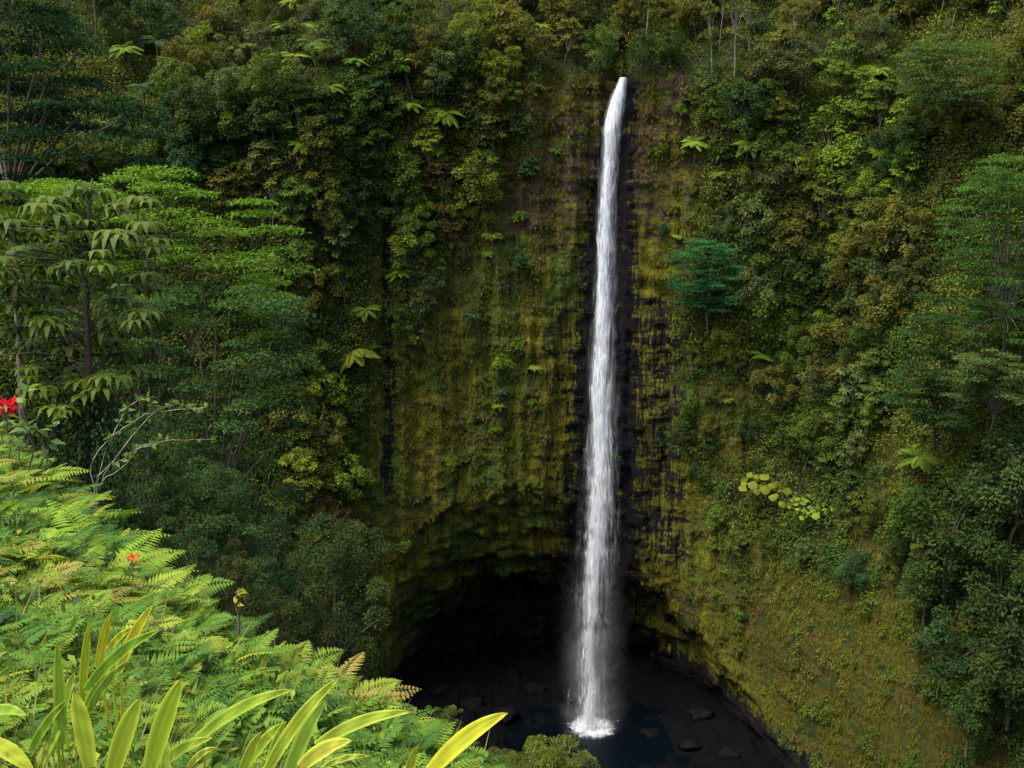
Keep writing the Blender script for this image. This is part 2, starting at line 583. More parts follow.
def build_pool():
    m, nt = newmat('pool_water')
    pos = N_(nt, 'ShaderNodeNewGeometry').outputs['Position']
    sub = N_(nt, 'ShaderNodeVectorMath', operation='DISTANCE')
    fl, fr, fy = falls(-108.0)
    cx = float(fl + fr) / 2
    nt.links.new(pos, sub.inputs[0]); sub.inputs[1].default_value = (cx, float(fy), Z_POOL)
    f = noisen(nt, .55, 6, pos, .65, .4)
    near = N_(nt, 'ShaderNodeMapRange', interpolation_type='SMOOTHSTEP', ins={1: 8.0, 2: 1.5}); nt.links.new(sub.outputs['Value'], near.inputs[0])
    foam = rampn(nt, mathn(nt, 'ADD', mathn(nt, 'MULTIPLY', near.outputs[0], .75), f), .80, 1.25)
    c = mixc(nt, foam, (.001, .0025, .004), (.5, .56, .62))
    p = N_(nt, 'ShaderNodeBsdfPrincipled', ins={'Specular IOR Level': .12})
    nt.links.new(c, p.inputs['Base Color'])
    nt.links.new(mathn(nt, 'ADD', .12, mathn(nt, 'MULTIPLY', foam, .6)), p.inputs['Roughness'])
    bp = N_(nt, 'ShaderNodeBump', ins={'Strength': .5, 'Distance': .4}); nt.links.new(f, bp.inputs['Height']); nt.links.new(bp.outputs[0], p.inputs['Normal'])
    o = N_(nt, 'ShaderNodeOutputMaterial'); nt.links.new(p.outputs[0], o.inputs[0])
    xs, ys = np.linspace(-30, 62, 40), np.linspace(150, 240, 40)
    X, Y = np.meshgrid(xs, ys)
    V = np.stack([X, Y, np.full_like(X, Z_POOL)], -1).reshape(-1, 3)
    i = np.arange(1600).reshape(40, 40)
    Q = np.stack([i[:-1, :-1], i[:-1, 1:], i[1:, 1:], i[1:, :-1]], -1).reshape(-1, 4)
    tag(ob('pool_water', mesh('pool_water', V, Q, mats=[m])), kind='structure')


build_pool()


# ------------------------------------------------------------------ waterfall
def water_mat(name, dens, sx, sz, lo, hi, edge=True):
    """white falling water: opaque strands with gaps where the rock shows"""
    m, nt = newmat(name)
    L = nt.links
    pos = N_(nt, 'ShaderNodeNewGeometry').outputs['Position']
    mp = N_(nt, 'ShaderNodeMapping', ins={'Scale': (sx, sx * .6, sz)}); L.new(pos, mp.inputs[0])
    f = noisen(nt, 1.0, 6, mp.outputs[0], .62, .6)
    mp2 = N_(nt, 'ShaderNodeMapping', ins={'Scale': (sx * 2.6, sx, sz * 2.2)}); L.new(pos, mp2.inputs[0])
    g = noisen(nt, 1.0, 4, mp2.outputs[0], .6)
    sep = N_(nt, 'ShaderNodeAttribute', attribute_name='cover').outputs['Fac']
    s = mathn(nt, 'ADD', mathn(nt, 'ADD', mathn(nt, 'MULTIPLY', f, .65), mathn(nt, 'MULTIPLY', g, .35)), mathn(nt, 'SUBTRACT', mathn(nt, 'MULTIPLY', sep, .55), .28))
    al = mathn(nt, 'MULTIPLY', mathn(nt, 'MULTIPLY', rampn(nt, s, lo, hi), dens), N_(nt, 'ShaderNodeAttribute', attribute_name='soft').outputs['Fac'])
    d = N_(nt, 'ShaderNodeBsdfPrincipled', ins={'Roughness': .6, 'Specular IOR Level': .2})
    L.new(mixc(nt, rampn(nt, g, .38, .60), (.34, .40, .47), (.84, .88, .92)), d.inputs['Base Color'])
    tr = N_(nt, 'ShaderNodeBsdfTranslucent', ins={'Color': (.85, .9, .95, 1)})
    mx = N_(nt, 'ShaderNodeMixShader', ins={0: .35}); L.new(d.outputs[0], mx.inputs[1]); L.new(tr.outputs[0], mx.inputs[2])
    t = N_(nt, 'ShaderNodeBsdfTransparent')
    m2 = N_(nt, 'ShaderNodeMixShader'); L.new(al, m2.inputs[0]); L.new(t.outputs[0], m2.inputs[1]); L.new(mx.outputs[0], m2.inputs[2])
    o = N_(nt, 'ShaderNodeOutputMaterial'); L.new(m2.outputs[0], o.inputs[0])
    return m


def build_falls():
    root = bpy.data.objects.new('waterfall', None)
    COL.objects.link(root)
    l0, r0, y0 = falls(-108.5)
    base = np.array([float(l0 + r0) / 2, float(y0), Z_POOL])
    root.location = base
    tag(root, 'tall narrow white waterfall plunging down the mossy cliff into the dark pool', 'waterfall')
    zs = np.linspace(Z_LIP + .1, Z_POOL, 260)
    l, r, y = falls(zs)
    c, h = (l + r) / 2, (r - l) / 2

    def shell(name, wk, thick, ph, mat, covf, off=0.0, zlo=None, rr=1.0):
        seg = 20
        an = np.linspace(0, 2 * np.pi, seg, endpoint=False)
        V, C, SF = [], [], []
        for k, z in enumerate(zs):
            wob = 1 + .12 * float(fbm(z / 6 + ph, ph, 0, 3, 3))
            hw = h[k] * wk * wob
            sh = h[k] * .22 * float(fbm(z / 9 + ph * 3, ph, 0, 3, 5)) + off * h[k]
            lump = 1 + .25 * (vn(an * 2.1 + ph, z / 1.8, 0, 6) - .5)
            X = c[k] + sh + np.cos(an) * hw * lump
            Yv = y[k] + np.sin(an) * (thick * h[k]) * lump
            V.append(np.stack([X, Yv, np.full(seg, z)], -1))
            C.append(np.full(seg, covf((zs[0] - z) / (zs[0] - zs[-1]))) - .35 * np.abs(np.cos(an)) ** 3)
            SF.append(1 - .95 * np.abs(np.cos(an)) ** 4)
        V = np.concatenate(V) - base
        i = np.arange(len(zs) * seg).reshape(len(zs), seg)
        j = np.roll(i, -1, 1)
        Q = np.stack([i[:-1], j[:-1], j[1:], i[1:]], -1).reshape(-1, 4)
        me = mesh(name, V, Q, mats=[mat], attrs={'cover': np.concatenate(C), 'soft': np.concatenate(SF)}, smooth=True)
        return ob(name, me, root)
    veil = water_mat('water_veil', .36, 1.3, .08, .38, .72)
    core = water_mat('water_core', .84, 1.7, .16, .41, .58)
    tt = [0, .1, .3, .55, .75, .88, 1]
    shell('falling_veil', 1.15, .8, 1.3, veil, lambda t: np.interp(t, tt, [.7, .62, .60, .58, .50, .42, .45]))
    shell('falling_veil', 1.45, .9, 6.3, veil, lambda t: np.interp(t, tt, [.2, .15, .22, .34, .42, .42, .42]), -.1)
    shell('main_stream', .78, .5, 4.1, core, lambda t: np.interp(t, tt, [1.0, .52, .56, .54, .42, .34, .38]), -.10)
    shell('main_stream', .52, .35, 9.7, core, lambda t: np.interp(t, tt, [1.1, .56, .62, .60, .54, .44, .46]), -.20)
    shell('main_stream', .26, .25, 14.7, core, lambda t: np.interp(t, tt, [1.1, .62, .74, .74, .70, .62, .62]), -.12)
    # splash at the foot: a low ring of foam lumps
    r2 = np.random.default_rng(4)
    mb = MB()
    n = 600
    a = r2.uniform(0, 2 * np.pi, n); rad = np.abs(r2.normal(0, 1.25, n))
    P = np.stack([np.cos(a) * rad * 1.3, np.sin(a) * rad - .5, np.abs(r2.normal(0, 1.0, n)) * np.exp(-rad / 4)], -1)
    D = nrm(P * [1, 1, 0] + r2.normal(0, .4, (n, 3)) + [0, 0, 1.2])
    V, Q = leafquads(P, D, r2.normal(0, 1, (n, 3)), r2.uniform(.15, .7, n), r2.uniform(.08, .22, n))
    mb.add(V, Q)
    m, nt = newmat('foam')
    p = N_(nt, 'ShaderNodeBsdfPrincipled', ins={'Base Color': (.85, .88, .92, 1), 'Roughness': .7})
    o = N_(nt, 'ShaderNodeOutputMaterial'); nt.links.new(p.outputs[0], o.inputs[0])
    tag(ob('splash', mb.build('splash', m), root), kind='stuff')
    # mist
    mm, nt = newmat('mist')
    tc = N_(nt, 'ShaderNodeTexCoord').outputs['Object']
    mp = N_(nt, 'ShaderNodeMapping', ins={'Scale': (.17, .17, .11)}); nt.links.new(tc, mp.inputs[0])
    f = rampn(nt, noisen(nt, 1.0, 4, mp.outputs[0], .6, 1.0), .34, .80)
    sx = N_(nt, 'ShaderNodeSeparateXYZ'); nt.links.new(tc, sx.inputs[0])
    # radial fall-off in plan, thinning upwards
    rr = mathn(nt, 'SQRT', mathn(nt, 'ADD', mathn(nt, 'POWER', mathn(nt, 'ABSOLUTE', sx.outputs[0]), 2), mathn(nt, 'POWER', mathn(nt, 'ABSOLUTE', sx.outputs[1]), 2)))
    fr_ = N_(nt, 'ShaderNodeMapRange', interpolation_type='SMOOTHSTEP', ins={1: 10.3, 2: -3.0}); nt.links.new(rr, fr_.inputs[0])
    fz = N_(nt, 'ShaderNodeMapRange', interpolation_type='SMOOTHSTEP', ins={1: 46.0, 2: 2.0}); nt.links.new(sx.outputs[2], fz.inputs[0])
    dn = mathn(nt, 'MULTIPLY', mathn(nt, 'MULTIPLY', f, fr_.outputs[0]), mathn(nt, 'MULTIPLY', fz.outputs[0], .27))
    v = N_(nt, 'ShaderNodeVolumePrincipled', ins={'Color': (.93, .96, 1, 1), 'Anisotropy': .2})
    nt.links.new(mathn(nt, 'MULTIPLY', dn, fr_.outputs[0]), v.inputs['Density'])
    o = N_(nt, 'ShaderNodeOutputMaterial'); nt.links.new(v.outputs[0], o.inputs[1])
    seg = 24
    an = np.linspace(0, 2 * np.pi, seg, endpoint=False)
    V = []
    hs = [.1, 3, 10, 20, 32, 47]; rs = [10.5, 10.5, 10.5, 10.5, 10.5, 10.5]
    for hh, q in zip(hs, rs):
        V.append(np.stack([np.cos(an) * q, np.sin(an) * q, np.full(seg, hh)], -1))
    V = np.concatenate(V)
    Q = []
    for i in range(len(hs) - 1):
        for j in range(seg):
            k = (j + 1) % seg
            Q.append((i * seg + j, i * seg + k, (i + 1) * seg + k, (i + 1) * seg + j))
    me = bpy.data.meshes.new('mist')
    me.from_pydata([tuple(p) for p in V], [], [tuple(q) for q in Q] + [tuple(range(seg))[::-1], tuple(range((len(hs) - 1) * seg, len(hs) * seg))])
    me.materials.append(mm)
    mo = ob('mist', me)
    mo.location = base
    tag(mo, kind='stuff', label='pale spray drifting around the foot of the waterfall', cat='mist')


build_falls()

# ------------------------------------------------------------------ plant prototypes
def crown_leaves(mb, r, clumps, n, L, W, droop=.3, flat=0.0, shell=.55):
    for (cx, cy, cz, rx, ry, rz, ti) in clumps:
        k = max(4, int(n))
        d = nrm(r.normal(0, 1, (k, 3)))
        d[:, 2] = np.where(d[:, 2] < -.35, -d[:, 2], d[:, 2])
        rad = shell + (1 - shell) * r.random(k) ** .6
        P = np.array([cx, cy, cz]) + d * np.array([rx, ry, rz]) * rad[:, None]
        D = d * (1 - flat) * .8 + r.normal(0, .55, (k, 3)) * np.array([1, 1, 1 - flat * .75]) + np.array([0, 0, -droop])
        Nn = d * (1 - flat) + r.normal(0, .35, (k, 3)) + np.array([0, 0, .6 + flat])
        V, Q = leafquads(P, D, Nn, L * r.uniform(.65, 1.3, k), W * r.uniform(.7, 1.25, k))
        t = np.clip(ti + r.normal(0, .11, k), 0, 1)
        mb.add(V, Q, np.repeat(t, 4))


def limbs(mb, r, base, targets, r0, fork=.35, seg=5):
    """trunk to the fork and tapered limbs to the targets"""
    base = np.asarray(base, float)
    tg = np.asarray(targets, float)
    top = tg.mean(0)
    fk = base + (top - base) * fork
    tube(mb, curve_pts(base, fk, 0, r0 * .3, 5, r), np.linspace(r0, r0 * .72, 5), seg + 1)
    for t in tg:
        mid = fk + (t - fk) * .5 + np.array([0, 0, .06 * np.linalg.norm(t - fk)])
        p = np.array([fk, (fk + mid) / 2 + r.normal(0, r0 * .4, 3), mid, (mid + t) / 2 + r.normal(0, r0 * .4, 3), t])
        tube(mb, p, np.linspace(r0 * .55, r0 * .12, 5), seg)


def make_proto(kind, seed, **kw):
    """crown and trunk meshes of a tree about 10 m tall standing on the origin"""
    r = np.random.default_rng(seed)
    cr, tr = MB(), MB()
    tmat = M_BARK
    if kind == 'broadleaf':
        Rr = kw.get('R', 3.6)
        cl, tg = [], []
        for i in range(kw.get('clumps', 34)):
            d = nrm(r.normal(0, 1, 3)); d[2] = d[2] * 1.25 - .12
            q = r.uniform(.45, kw.get('q', 1.0))
            s = Rr * r.uniform(kw.get('smin', .16), .36) * (1.25 - .35 * q)
            c = np.array([0, 0, 5.6]) + d * Rr * q * np.array([1, 1, .95])
            cl.append((*c, s, s, s * .8, r.uniform(.15, .75)))
            if i % 4 == 0: tg.append(c)
        crown_leaves(cr, r, cl, kw.get('n', 120), kw.get('L', .40), kw.get('W', .20), .25)
        limbs(tr, r, (0, 0, -1.5), tg, .17, .5)
    elif kind == 'umbrella':
        cl, tg = [], []
        tmat = M_PALE
        nt_ = kw.get('tiers', 7)
        for i in range(nt_):
            f = i / (nt_ - 1)
            hh = 2.8 + 7.2 * f
            Rr = 4.6 * math.sqrt(max(.10, 1 - f ** 2 * .93)) * (.72 + .28 * min(1, f * 3))
            for j in range(max(2, int(9 * (1 - .55 * f)))):
                a = r.uniform(0, 2 * np.pi)
                q = Rr * r.uniform(.3, 1.0)
                c = np.array([math.cos(a) * q, math.sin(a) * q, hh + r.normal(0, .35) - .06 * q])
                s = r.uniform(.9, 1.7)
                cl.append((*c, s, s, s * .20, np.clip(.35 + .4 * f + r.normal(0, .12), 0, 1)))
                if j % 2 == 0: tg.append(c - [0, 0, .15])
        crown_leaves(cr, r, cl, 110, .34, .17, .12, .75, .25)
        limbs(tr, r, (0, 0, -2), tg, .17, .5)
    elif kind == 'largeleaf':
        tmat = M_PALE
        tg = []
        for i in range(34):
            a = r.uniform(0, 2 * np.pi); q = r.uniform(.3, 2.9)
            c = np.array([math.cos(a) * q, math.sin(a) * q, 9.2 - q * .9 - r.uniform(0, 4.6)])
            tg.append(c)
            k = 9
            an = np.arange(k) * 2 * np.pi / k + r.uniform(0, 6)
            D = np.stack([np.cos(an), np.sin(an), np.full(k, -.15)], -1) + r.normal(0, .15, (k, 3))
            V, Q = leafquads(np.tile(c, (k, 1)), D, np.tile([0, 0, 1.], (k, 1)), r.uniform(.75, 1.15, k), r.uniform(.3, .45, k), .1)
            cr.add(V, Q, np.repeat(np.clip(r.uniform(.2, .9) + r.normal(0, .1, k), 0, 1), 4))
            crown_leaves(cr, r, [(*c, .7, .7, .4, r.uniform(.2, .7))], 22, .45, .22, .3)
        limbs(tr, r, (0, 0, -1.5), tg[::3], .11, .5)
    elif kind in ('treefern', 'palm'):
        n = kw.get('fronds', 15)
        Lf = 2.6 if kind == 'treefern' else 2.9
        hh = kw.get('h', 4.0)
        for i in range(n):
            a = i * 2.399 + r.normal(0, .15)
            el = r.uniform(.15, .85) if kind == 'treefern' else r.uniform(-.1, 1.1)
            t = np.linspace(0, 1, 15)
            hor = Lf * t * math.cos(el * .7)
            z = hh + Lf * (t * math.sin(el) - .62 * t ** 2)
            P = np.stack([np.cos(a) * hor, np.sin(a) * hor, z], -1)
            T = nrm(np.gradient(P, axis=0))
            S = nrm(np.cross(T, [0, 0, 1.]))
            tube(cr, P[::3], np.linspace(.05, .015, len(P[::3])), 3, .4)
            wd = (.62 if kind == 'treefern' else .55) * np.sin(np.pi * np.clip(t * .9 + .12, 0, 1)) ** .7
            ti = np.clip(r.uniform(.25, .85), 0, 1)
            for sgn in (-1, 1):
                PP = np.repeat(P[1:], 1, 0)
                D = S[1:] * sgn + T[1:] * .35 + np.array([0, 0, -.30])
                V, Q = leafquads(PP, D, np.tile([0, 0, 1.], (14, 1)) + T[1:] * .2, wd[1:], .24 if kind == 'treefern' else .13, .05)
                cr.add(V, Q, ti)
        tube(tr, [(0, 0, -1.2), (.1, 0, hh * .4), (0, .05, hh)], [.17, .13, .14], 6)
    elif kind == 'shrub':
        cl = []
        tg = []
        for i in range(16):
            d = nrm(r.normal(0, 1, 3)); d[2] = abs(d[2])
            c = np.array([0, 0, .9]) + d * r.uniform(.3, 1.15) * np.array([1.2, 1.2, 1.0])
            s = r.uniform(.4, .7)
            cl.append((*c, s, s, s * .85, r.uniform(.15, .8)))
            if i % 4 == 0: tg.append(c)
        crown_leaves(cr, r, cl, kw.get('n', 60), kw.get('L', .34), kw.get('W', .2), .25)
        limbs(tr, r, (0, 0, -.6), tg, .07, .3, 4)
    elif kind == 'slender':
        tmat = M_PALE
        tg, cl = [], []
        for i in range(12):
            a = r.uniform(0, 2 * np.pi); q = r.uniform(.2, 1.5)
            c = np.array([math.cos(a) * q, math.sin(a) * q, r.uniform(3.5, 10.5)])
            tg.append(c)
            s = r.uniform(.4, .8)
            cl.append((*c, s, s, s * .6, r.uniform(.1, .7)))
        crown_leaves(cr, r, cl, 60, .32, .15, .5)
        limbs(tr, r, (0, 0, -1.5), tg, .10, .75, 4)
    elif kind == 'rosette':          # low plant of a few very large pale plates
        for i in range(40):
            a = i * 2.399; q = .2 + 1.6 * ((i + 1) / 40) ** .6
            c = np.array([math.cos(a) * q, math.sin(a) * q, 1.5 - .35 * q + r.uniform(-.25, .25)])
            n_ = nrm(np.array([math.cos(a) * .35, math.sin(a) * .35 - .45, 1.]) + r.normal(0, .28, 3))
            e1 = nrm(np.cross(n_, [0, 0, 1.]) + .001); e2 = np.cross(n_, e1)
            sz = r.uniform(.17, .33)
            an = np.arange(8) * np.pi / 4
            rim_ = c + (np.cos(an)[:, None] * e1 + np.sin(an)[:, None] * e2 * .85) * sz * np.array([1.1, .92, 1.05, .84, 1.0, .95, 1.08, .86])[:, None] - n_ * .05
            V = np.concatenate([[c + n_ * .04], rim_])
            cr.add(V, [(0, 1, 2, 3), (0, 3, 4, 5), (0, 5, 6, 7), (0, 7, 8, 1)], r.uniform(.3, 1.0))
            tube(tr, [(0, 0, -.3), c * [.5, .5, .55], c], [.04, .03, .02], 4)
        crown_leaves(cr, r, [(0, 0, .7, 1.1, 1.1, .7, .2)], 60, .4, .22)
    return cr.build(kind + '_crown', M_LEAF), tr.build(kind + '_trunk', tmat, True)


KINDS = {   # object name, part names, spoken name, category
    'broadleaf': ('broadleaf_tree', 'crown', 'trunk', 'bushy tree', 'tree'),
    'umbrella': ('umbrella_tree', 'crown', 'trunk', 'flat-layered umbrella tree', 'tree'),
    'largeleaf': ('large_leaved_tree', 'crown', 'trunk', 'large-leaved tree', 'tree'),
    'treefern': ('tree_fern', 'fronds', 'trunk', 'tree fern', 'tree fern'),
    'palm': ('palm_tree', 'fronds', 'trunk', 'feathery palm', 'palm'),
    'shrub': ('shrub', 'foliage', 'stem', 'shrub', 'shrub'),
    'slender': ('slender_tree', 'crown', 'trunk', 'slender thin-crowned tree', 'tree'),
    'rosette': ('large_leaved_plant', 'leaves', 'stem', 'plant with plate-sized leaves', 'plant'),
}
PROTO = {
    'broadleaf': [make_proto('broadleaf', s) for s in (1, 2, 3)] + [make_proto('broadleaf', 4, L=.34, W=.18, n=150), make_proto('broadleaf', 5, L=.5, W=.27, n=90), make_proto('broadleaf', 6, clumps=24, R=3.2)],
    'umbrella': [make_proto('umbrella', s) for s in (11, 12, 13)],
    'largeleaf': [make_proto('largeleaf', s) for s in (21, 22, 23)],
    'treefern': [make_proto('treefern', s) for s in (31, 32)] + [make_proto('treefern', 33, h=2.4)],
    'palm': [make_proto('palm', 41, h=7.5), make_proto('palm', 42, h=6)],
    'shrub': [make_proto('shrub', s) for s in (51, 52, 53)] + [make_proto('shrub', 54, L=.5, W=.3, n=36)],
    'slender': [make_proto('slender', s) for s in (61, 62, 63)],
    'rosette': [make_proto('rosette', s) for s in (71, 72)],
}
COLS = {
    'dark green': (.028, .056, .014),
    'blue-green': (.024, .062, .024),
    'mid green': (.052, .088, .016),
    'bright green': (.078, .138, .017),
    'yellow-green': (.095, .145, .018),
    'olive': (.080, .092, .021),
    'grey-green': (.062, .088, .034),
    'russet-brown': (.085, .068, .030),
}
GENERIC = []       # (root, kind, colour, px, py)


def plant(kind, loc, scale, colour, rot=None, tilt=(0, 0), variant=None, label=None, group=None, name=None, squash=1.0):
    nm, p1, p2, say, cat = KINDS[kind]
    pr = PROTO[kind]
    v = variant if variant is not None else int(rng.integers(len(pr)))
    root = bpy.data.objects.new(name or nm, None)
    COL.objects.link(root)
    root.empty_display_size = .3
    root.location = loc
    root.rotation_euler = (tilt[0], tilt[1], rng.uniform(0, 6.28) if rot is None else rot)
    if rot is None and tilt != (0, 0):
        root.rotation_mode = 'ZYX'
        root.rotation_euler = (tilt[0], tilt[1], rng.uniform(0, 6.28))
    root.scale = (scale, scale, scale * squash)
    ob(p1, pr[v][0], root, COLS[colour] if isinstance(colour, str) else colour)
    ob(p2, pr[v][1], root)
    root['category'] = cat
    if label: root['label'] = label
    if group: root['group'] = group
    return root


H_OF = {'broadleaf': 10, 'umbrella': 10.2, 'largeleaf': 9.5, 'treefern': 4.6, 'palm': 7.5, 'shrub': 2.6, 'slender': 10.5, 'rosette': 2}


def plant_px(kind, px, py, size, colour, label=None, group=None, **kw):
    """px, py: foot of the plant on the amphitheatre wall; size: its height in metres"""
    p = hit(px, py)
    return plant(kind, tuple(p), size / H_OF[kind], colour, tilt=(R(rng.uniform(8, 26)), R(rng.normal(0, 6))), label=label, group=group, **kw)


# ---- plants one can single out, (kind, px, py of foot, height m, colour, label)
NAMED = [
    ('rosette', 768, 500, 7, 'yellow-green', 'pale yellow-green plant with plate-sized leaves low on the right slope', 0, {}),
    ('rosette', 812, 516, 5, 'yellow-green', 'smaller plate-leaved plant just right of the pale yellow-green one', 1, {}),
    ('treefern', 362, 372, 10, 'yellow-green', 'bright yellow tree fern beside the dark rock column left of the falls', 2, {}),
    ('broadleaf', 850, 592, 9, 'blue-green', 'round blue-green bush above the grassy slope at lower right', 3, {}),
    ('broadleaf', 748, 446, 7, 'blue-green', 'dark teal bush among dry grass right of the falls', 3, {}),
    ('broadleaf', 757, 476, 5, 'dark green', 'small dark bush just above the plate-leaved plant', 3, {}),
    ('broadleaf', 697, 480, 4.5, 'blue-green', 'lone dark teal bush low on the mossy cliff right of the falls', 3, {}),
    ('broadleaf', 642, 74, 9, 'dark green', 'dark tree in the river notch just right of the waterfall lip', 1, {}),
    ('broadleaf', 672, 70, 8, 'dark green', 'second dark tree right of the waterfall lip, beside the notch', 0, {}),
    ('broadleaf', 597, 74, 10, 'mid green', 'green tree leaning over the waterfall lip from the left', 2, {}),
    ('shrub', 527, 182, 6, 'blue-green', 'dark shrub clinging to the cliff ledge well left of the falls', 0, {}),
    ('treefern', 694, 165, 5.5, 'yellow-green', 'yellow tree fern on the brown ledge right of the waterfall top', 0, {}),
    ('treefern', 722, 200, 6, 'yellow-green', 'yellow-green tree fern below the brown ledge right of the falls', 1, {}),
    ('treefern', 492, 248, 5, 'yellow-green', 'pale tree fern at the left margin of the mossy cliff', 2, {}),
    ('largeleaf', 898, 210, 12, 'bright green', 'pale bright-leaved tree in the middle of the right wall', 0, {}),
    ('largeleaf', 830, 175, 16, 'bright green', 'bright star-leaved tree high on the right wall', 1, {}),
    ('largeleaf', 815, 240, 15, 'mid green', 'green star-leaved tree below the bright one on the right wall', 2, {}),
    ('largeleaf', 850, 470, 10, 'grey-green', 'pale grey-leaved tree above the round bush at right', 0, {}),
    ('slender', 735, 78, 17, 'olive', 'thin pale-trunked tree standing against the forest right of the lip', 0, {}),
    ('slender', 712, 80, 15, 'olive', 'bare-stemmed pale tree just right of the river notch', 1, {}),
    ('slender', 750, 60, 16, 'grey-green', 'tallest thin tree near the top edge right of the falls', 2, {}),
    ('palm', 96, 45, 11, 'bright green', 'feathery palm near the top left corner beyond the dark tree', 0, {}),
    ('palm', 160, 88, 11, 'blue-green', 'blue-green palm on the upper left slope', 1, {}),
    ('palm', 178, 22, 10, 'bright green', 'palm at the top edge of the upper left slope', 1, {}),
    ('palm', 450, 18, 8, 'mid green', 'palm at the top edge left of the falls', 0, {}),
]
for kind, px, py, s, c, lab, v, kw in NAMED:
    plant_px(kind, px, py, s, c, lab, variant=v, **kw)

# ---- the right-hand dark trees standing off the wall
for (px, py, Y, s, c, v, lab) in [
    (948, 560, 128, 22, 'dark green', 3, 'dark rounded tree at mid height on the right edge'),
    (1005, 520, 122, 20, (.034, .056, .020), 3, 'olive-grey rounded tree at the right edge under the layered trees'),
    (985, 610, 118, 19, (.024, .046, .014), 3, 'dark bushy tree at the right edge just above the lowest one'),
    (940, 660, 126, 15, (.022, .050, .018), 5, 'dark tree directly beside the grassy slope at lower right'),
    (1010, 690, 112, 18, (.024, .048, .014), 0, 'lowest dark tree in the right corner of the photo'),
    (968, 720, 118, 14, 'dark green', 3, 'dark green bushy tree hanging over the slope at lower right'),
    (925, 590, 136, 13, 'dark green', 1, 'small dark tree on the left flank of the right-hand trees'),
]:
    p = hit(px, py + 25)
    p = p * (1 - 4.0 / p[1])
    plant('broadleaf', tuple(p), s / 10, c, tilt=(R(12), 0), variant=v, label=lab, group='dark trees at the right edge')

# ---- the forest on the walls
occ = [(n[1], n[2] - 12, 16) for n in NAMED]
KEEP = [(672, 740, 238, 320), (893, 1003, 30, 105), (935, 1060, 148, 350), (890, 1000, 300, 430), (948, 1060, 345, 425), (735, 800, 470, 510),
        (590, 690, 40, 75), (345, 385, 320, 365), (830, 875, 530, 580), (806, 850, 100, 165), (740, 770, 420, 480)] + [(n[1] - 12, n[1] + 12, n[2] - 28, n[2] - 4) for n in NAMED]
n_try = 0
r3 = np.random.default_rng(77)
placed = 0
while placed < 400 and n_try < 16000:
    n_try += 1
    px, py = r3.uniform(-25, 1045), r3.uniform(-5, 745)
    # hidden behind the near bank and the near left trees
    if py > np.interp(px, [0, 130, 250, 400, 590], [430, 500, 600, 690, 760]) and px < 590: continue
    if px < 290 and py > np.interp(px, [0, 165, 290], [180, 200, 235]) : continue
    if px < 150 and py < 170 and px < 150 - abs(py - 110) * .6: continue
    if px < 380 and 560 < py: continue
    if px > 925 and py > 440: continue
    p = hit(px, py)
    veg, wet, brn, slp = [float(a) for a in masks(*p)]
    if r3.random() > veg * 1.3 - .25: continue
    top = py < 75
    if any(px + 14 > a and px - 14 < b and py - 6 > c_ and py - 42 < d_ for a, b, c_, d_ in KEEP): continue
    dmin = 21 if not top else 18
    if any((px - a) ** 2 + ((py - b) * 1.15) ** 2 < (dmin * .5 + c_ * .5) ** 2 for a, b, c_ in occ): continue
    patch = float(fbm(px / 110, py / 110, 0, 2, 301)) + r3.normal(0, .25)
    patch2 = float(fbm(px / 90, py / 90, 5, 2, 302)) + r3.normal(0, .3)
    if px > 560 and top:
        kind = r3.choice(['broadleaf', 'slender', 'largeleaf', 'broadleaf'])
    elif patch > .35: kind = 'largeleaf'
    elif patch > .15: kind = r3.choice(['treefern', 'broadleaf'])
    elif patch > -.45: kind = 'broadleaf'
    else: kind = r3.choice(['shrub', 'broadleaf', 'slender'])
    if px < 460 and py < 130 and r3.random() < .32: kind = r3.choice(['palm', 'treefern', 'treefern'])
    col = ('blue-green' if patch2 < -.5 else 'dark green' if patch2 < -.22 else 'mid green' if patch2 < .08 else 'grey-green' if patch2 < .2 else
           'olive' if patch2 < .42 else 'yellow-green' if patch2 < .95 else 'russet-brown')
    if py < 95 and px > 500 and col in ('blue-green', 'mid green'): col = 'olive'
    if px > 880 and col in ('yellow-green', 'russet-brown'): col = 'olive'
    if kind == 'treefern' and col not in ('yellow-green', 'bright green'): col = r3.choice(['yellow-green', 'bright green'])
    if px > 780 and py < 280 and kind == 'largeleaf': col = r3.choice(['bright green', 'mid green', 'yellow-green'])
    size = {'broadleaf': r3.uniform(8, 15), 'largeleaf': r3.uniform(8, 13), 'treefern': r3.uniform(5, 7.5), 'palm': r3.uniform(8, 11),
            'shrub': r3.uniform(4, 8), 'slender': r3.uniform(9, 15)}[kind]
    if veg < .75: size *= .6
    o = plant_px(kind, px, py, size, col)
    GENERIC.append([o, kind, col, px, py])
    occ.append((px, py, dmin)); placed += 1

r4 = np.random.default_rng(99)
cnt = 0
while cnt < 46:
    px, py = r4.uniform(400, 760), r4.uniform(95, 640)
    p = hit(px, py)
    veg, wet, brn, slp = [float(a) for a in masks(*p)]
    if veg > .5 or wet > .3 or 570 < px < 640 or float(cave_in(p[0], p[2])) > -1: continue
    kind = str(r4.choice(['shrub', 'treefern', 'shrub', 'rosette' if py > 560 else 'shrub']))
    col = str(r4.choice(['mid green', 'bright green', 'blue-green', 'yellow-green', 'yellow-green']))
    o = plant_px(kind, px, py, {'shrub': r4.uniform(1.6, 3.6), 'treefern': r4.uniform(2.2, 3.6), 'rosette': 1.5}[kind], col)
    GENERIC.append([o, kind, col, px, py]); cnt += 1

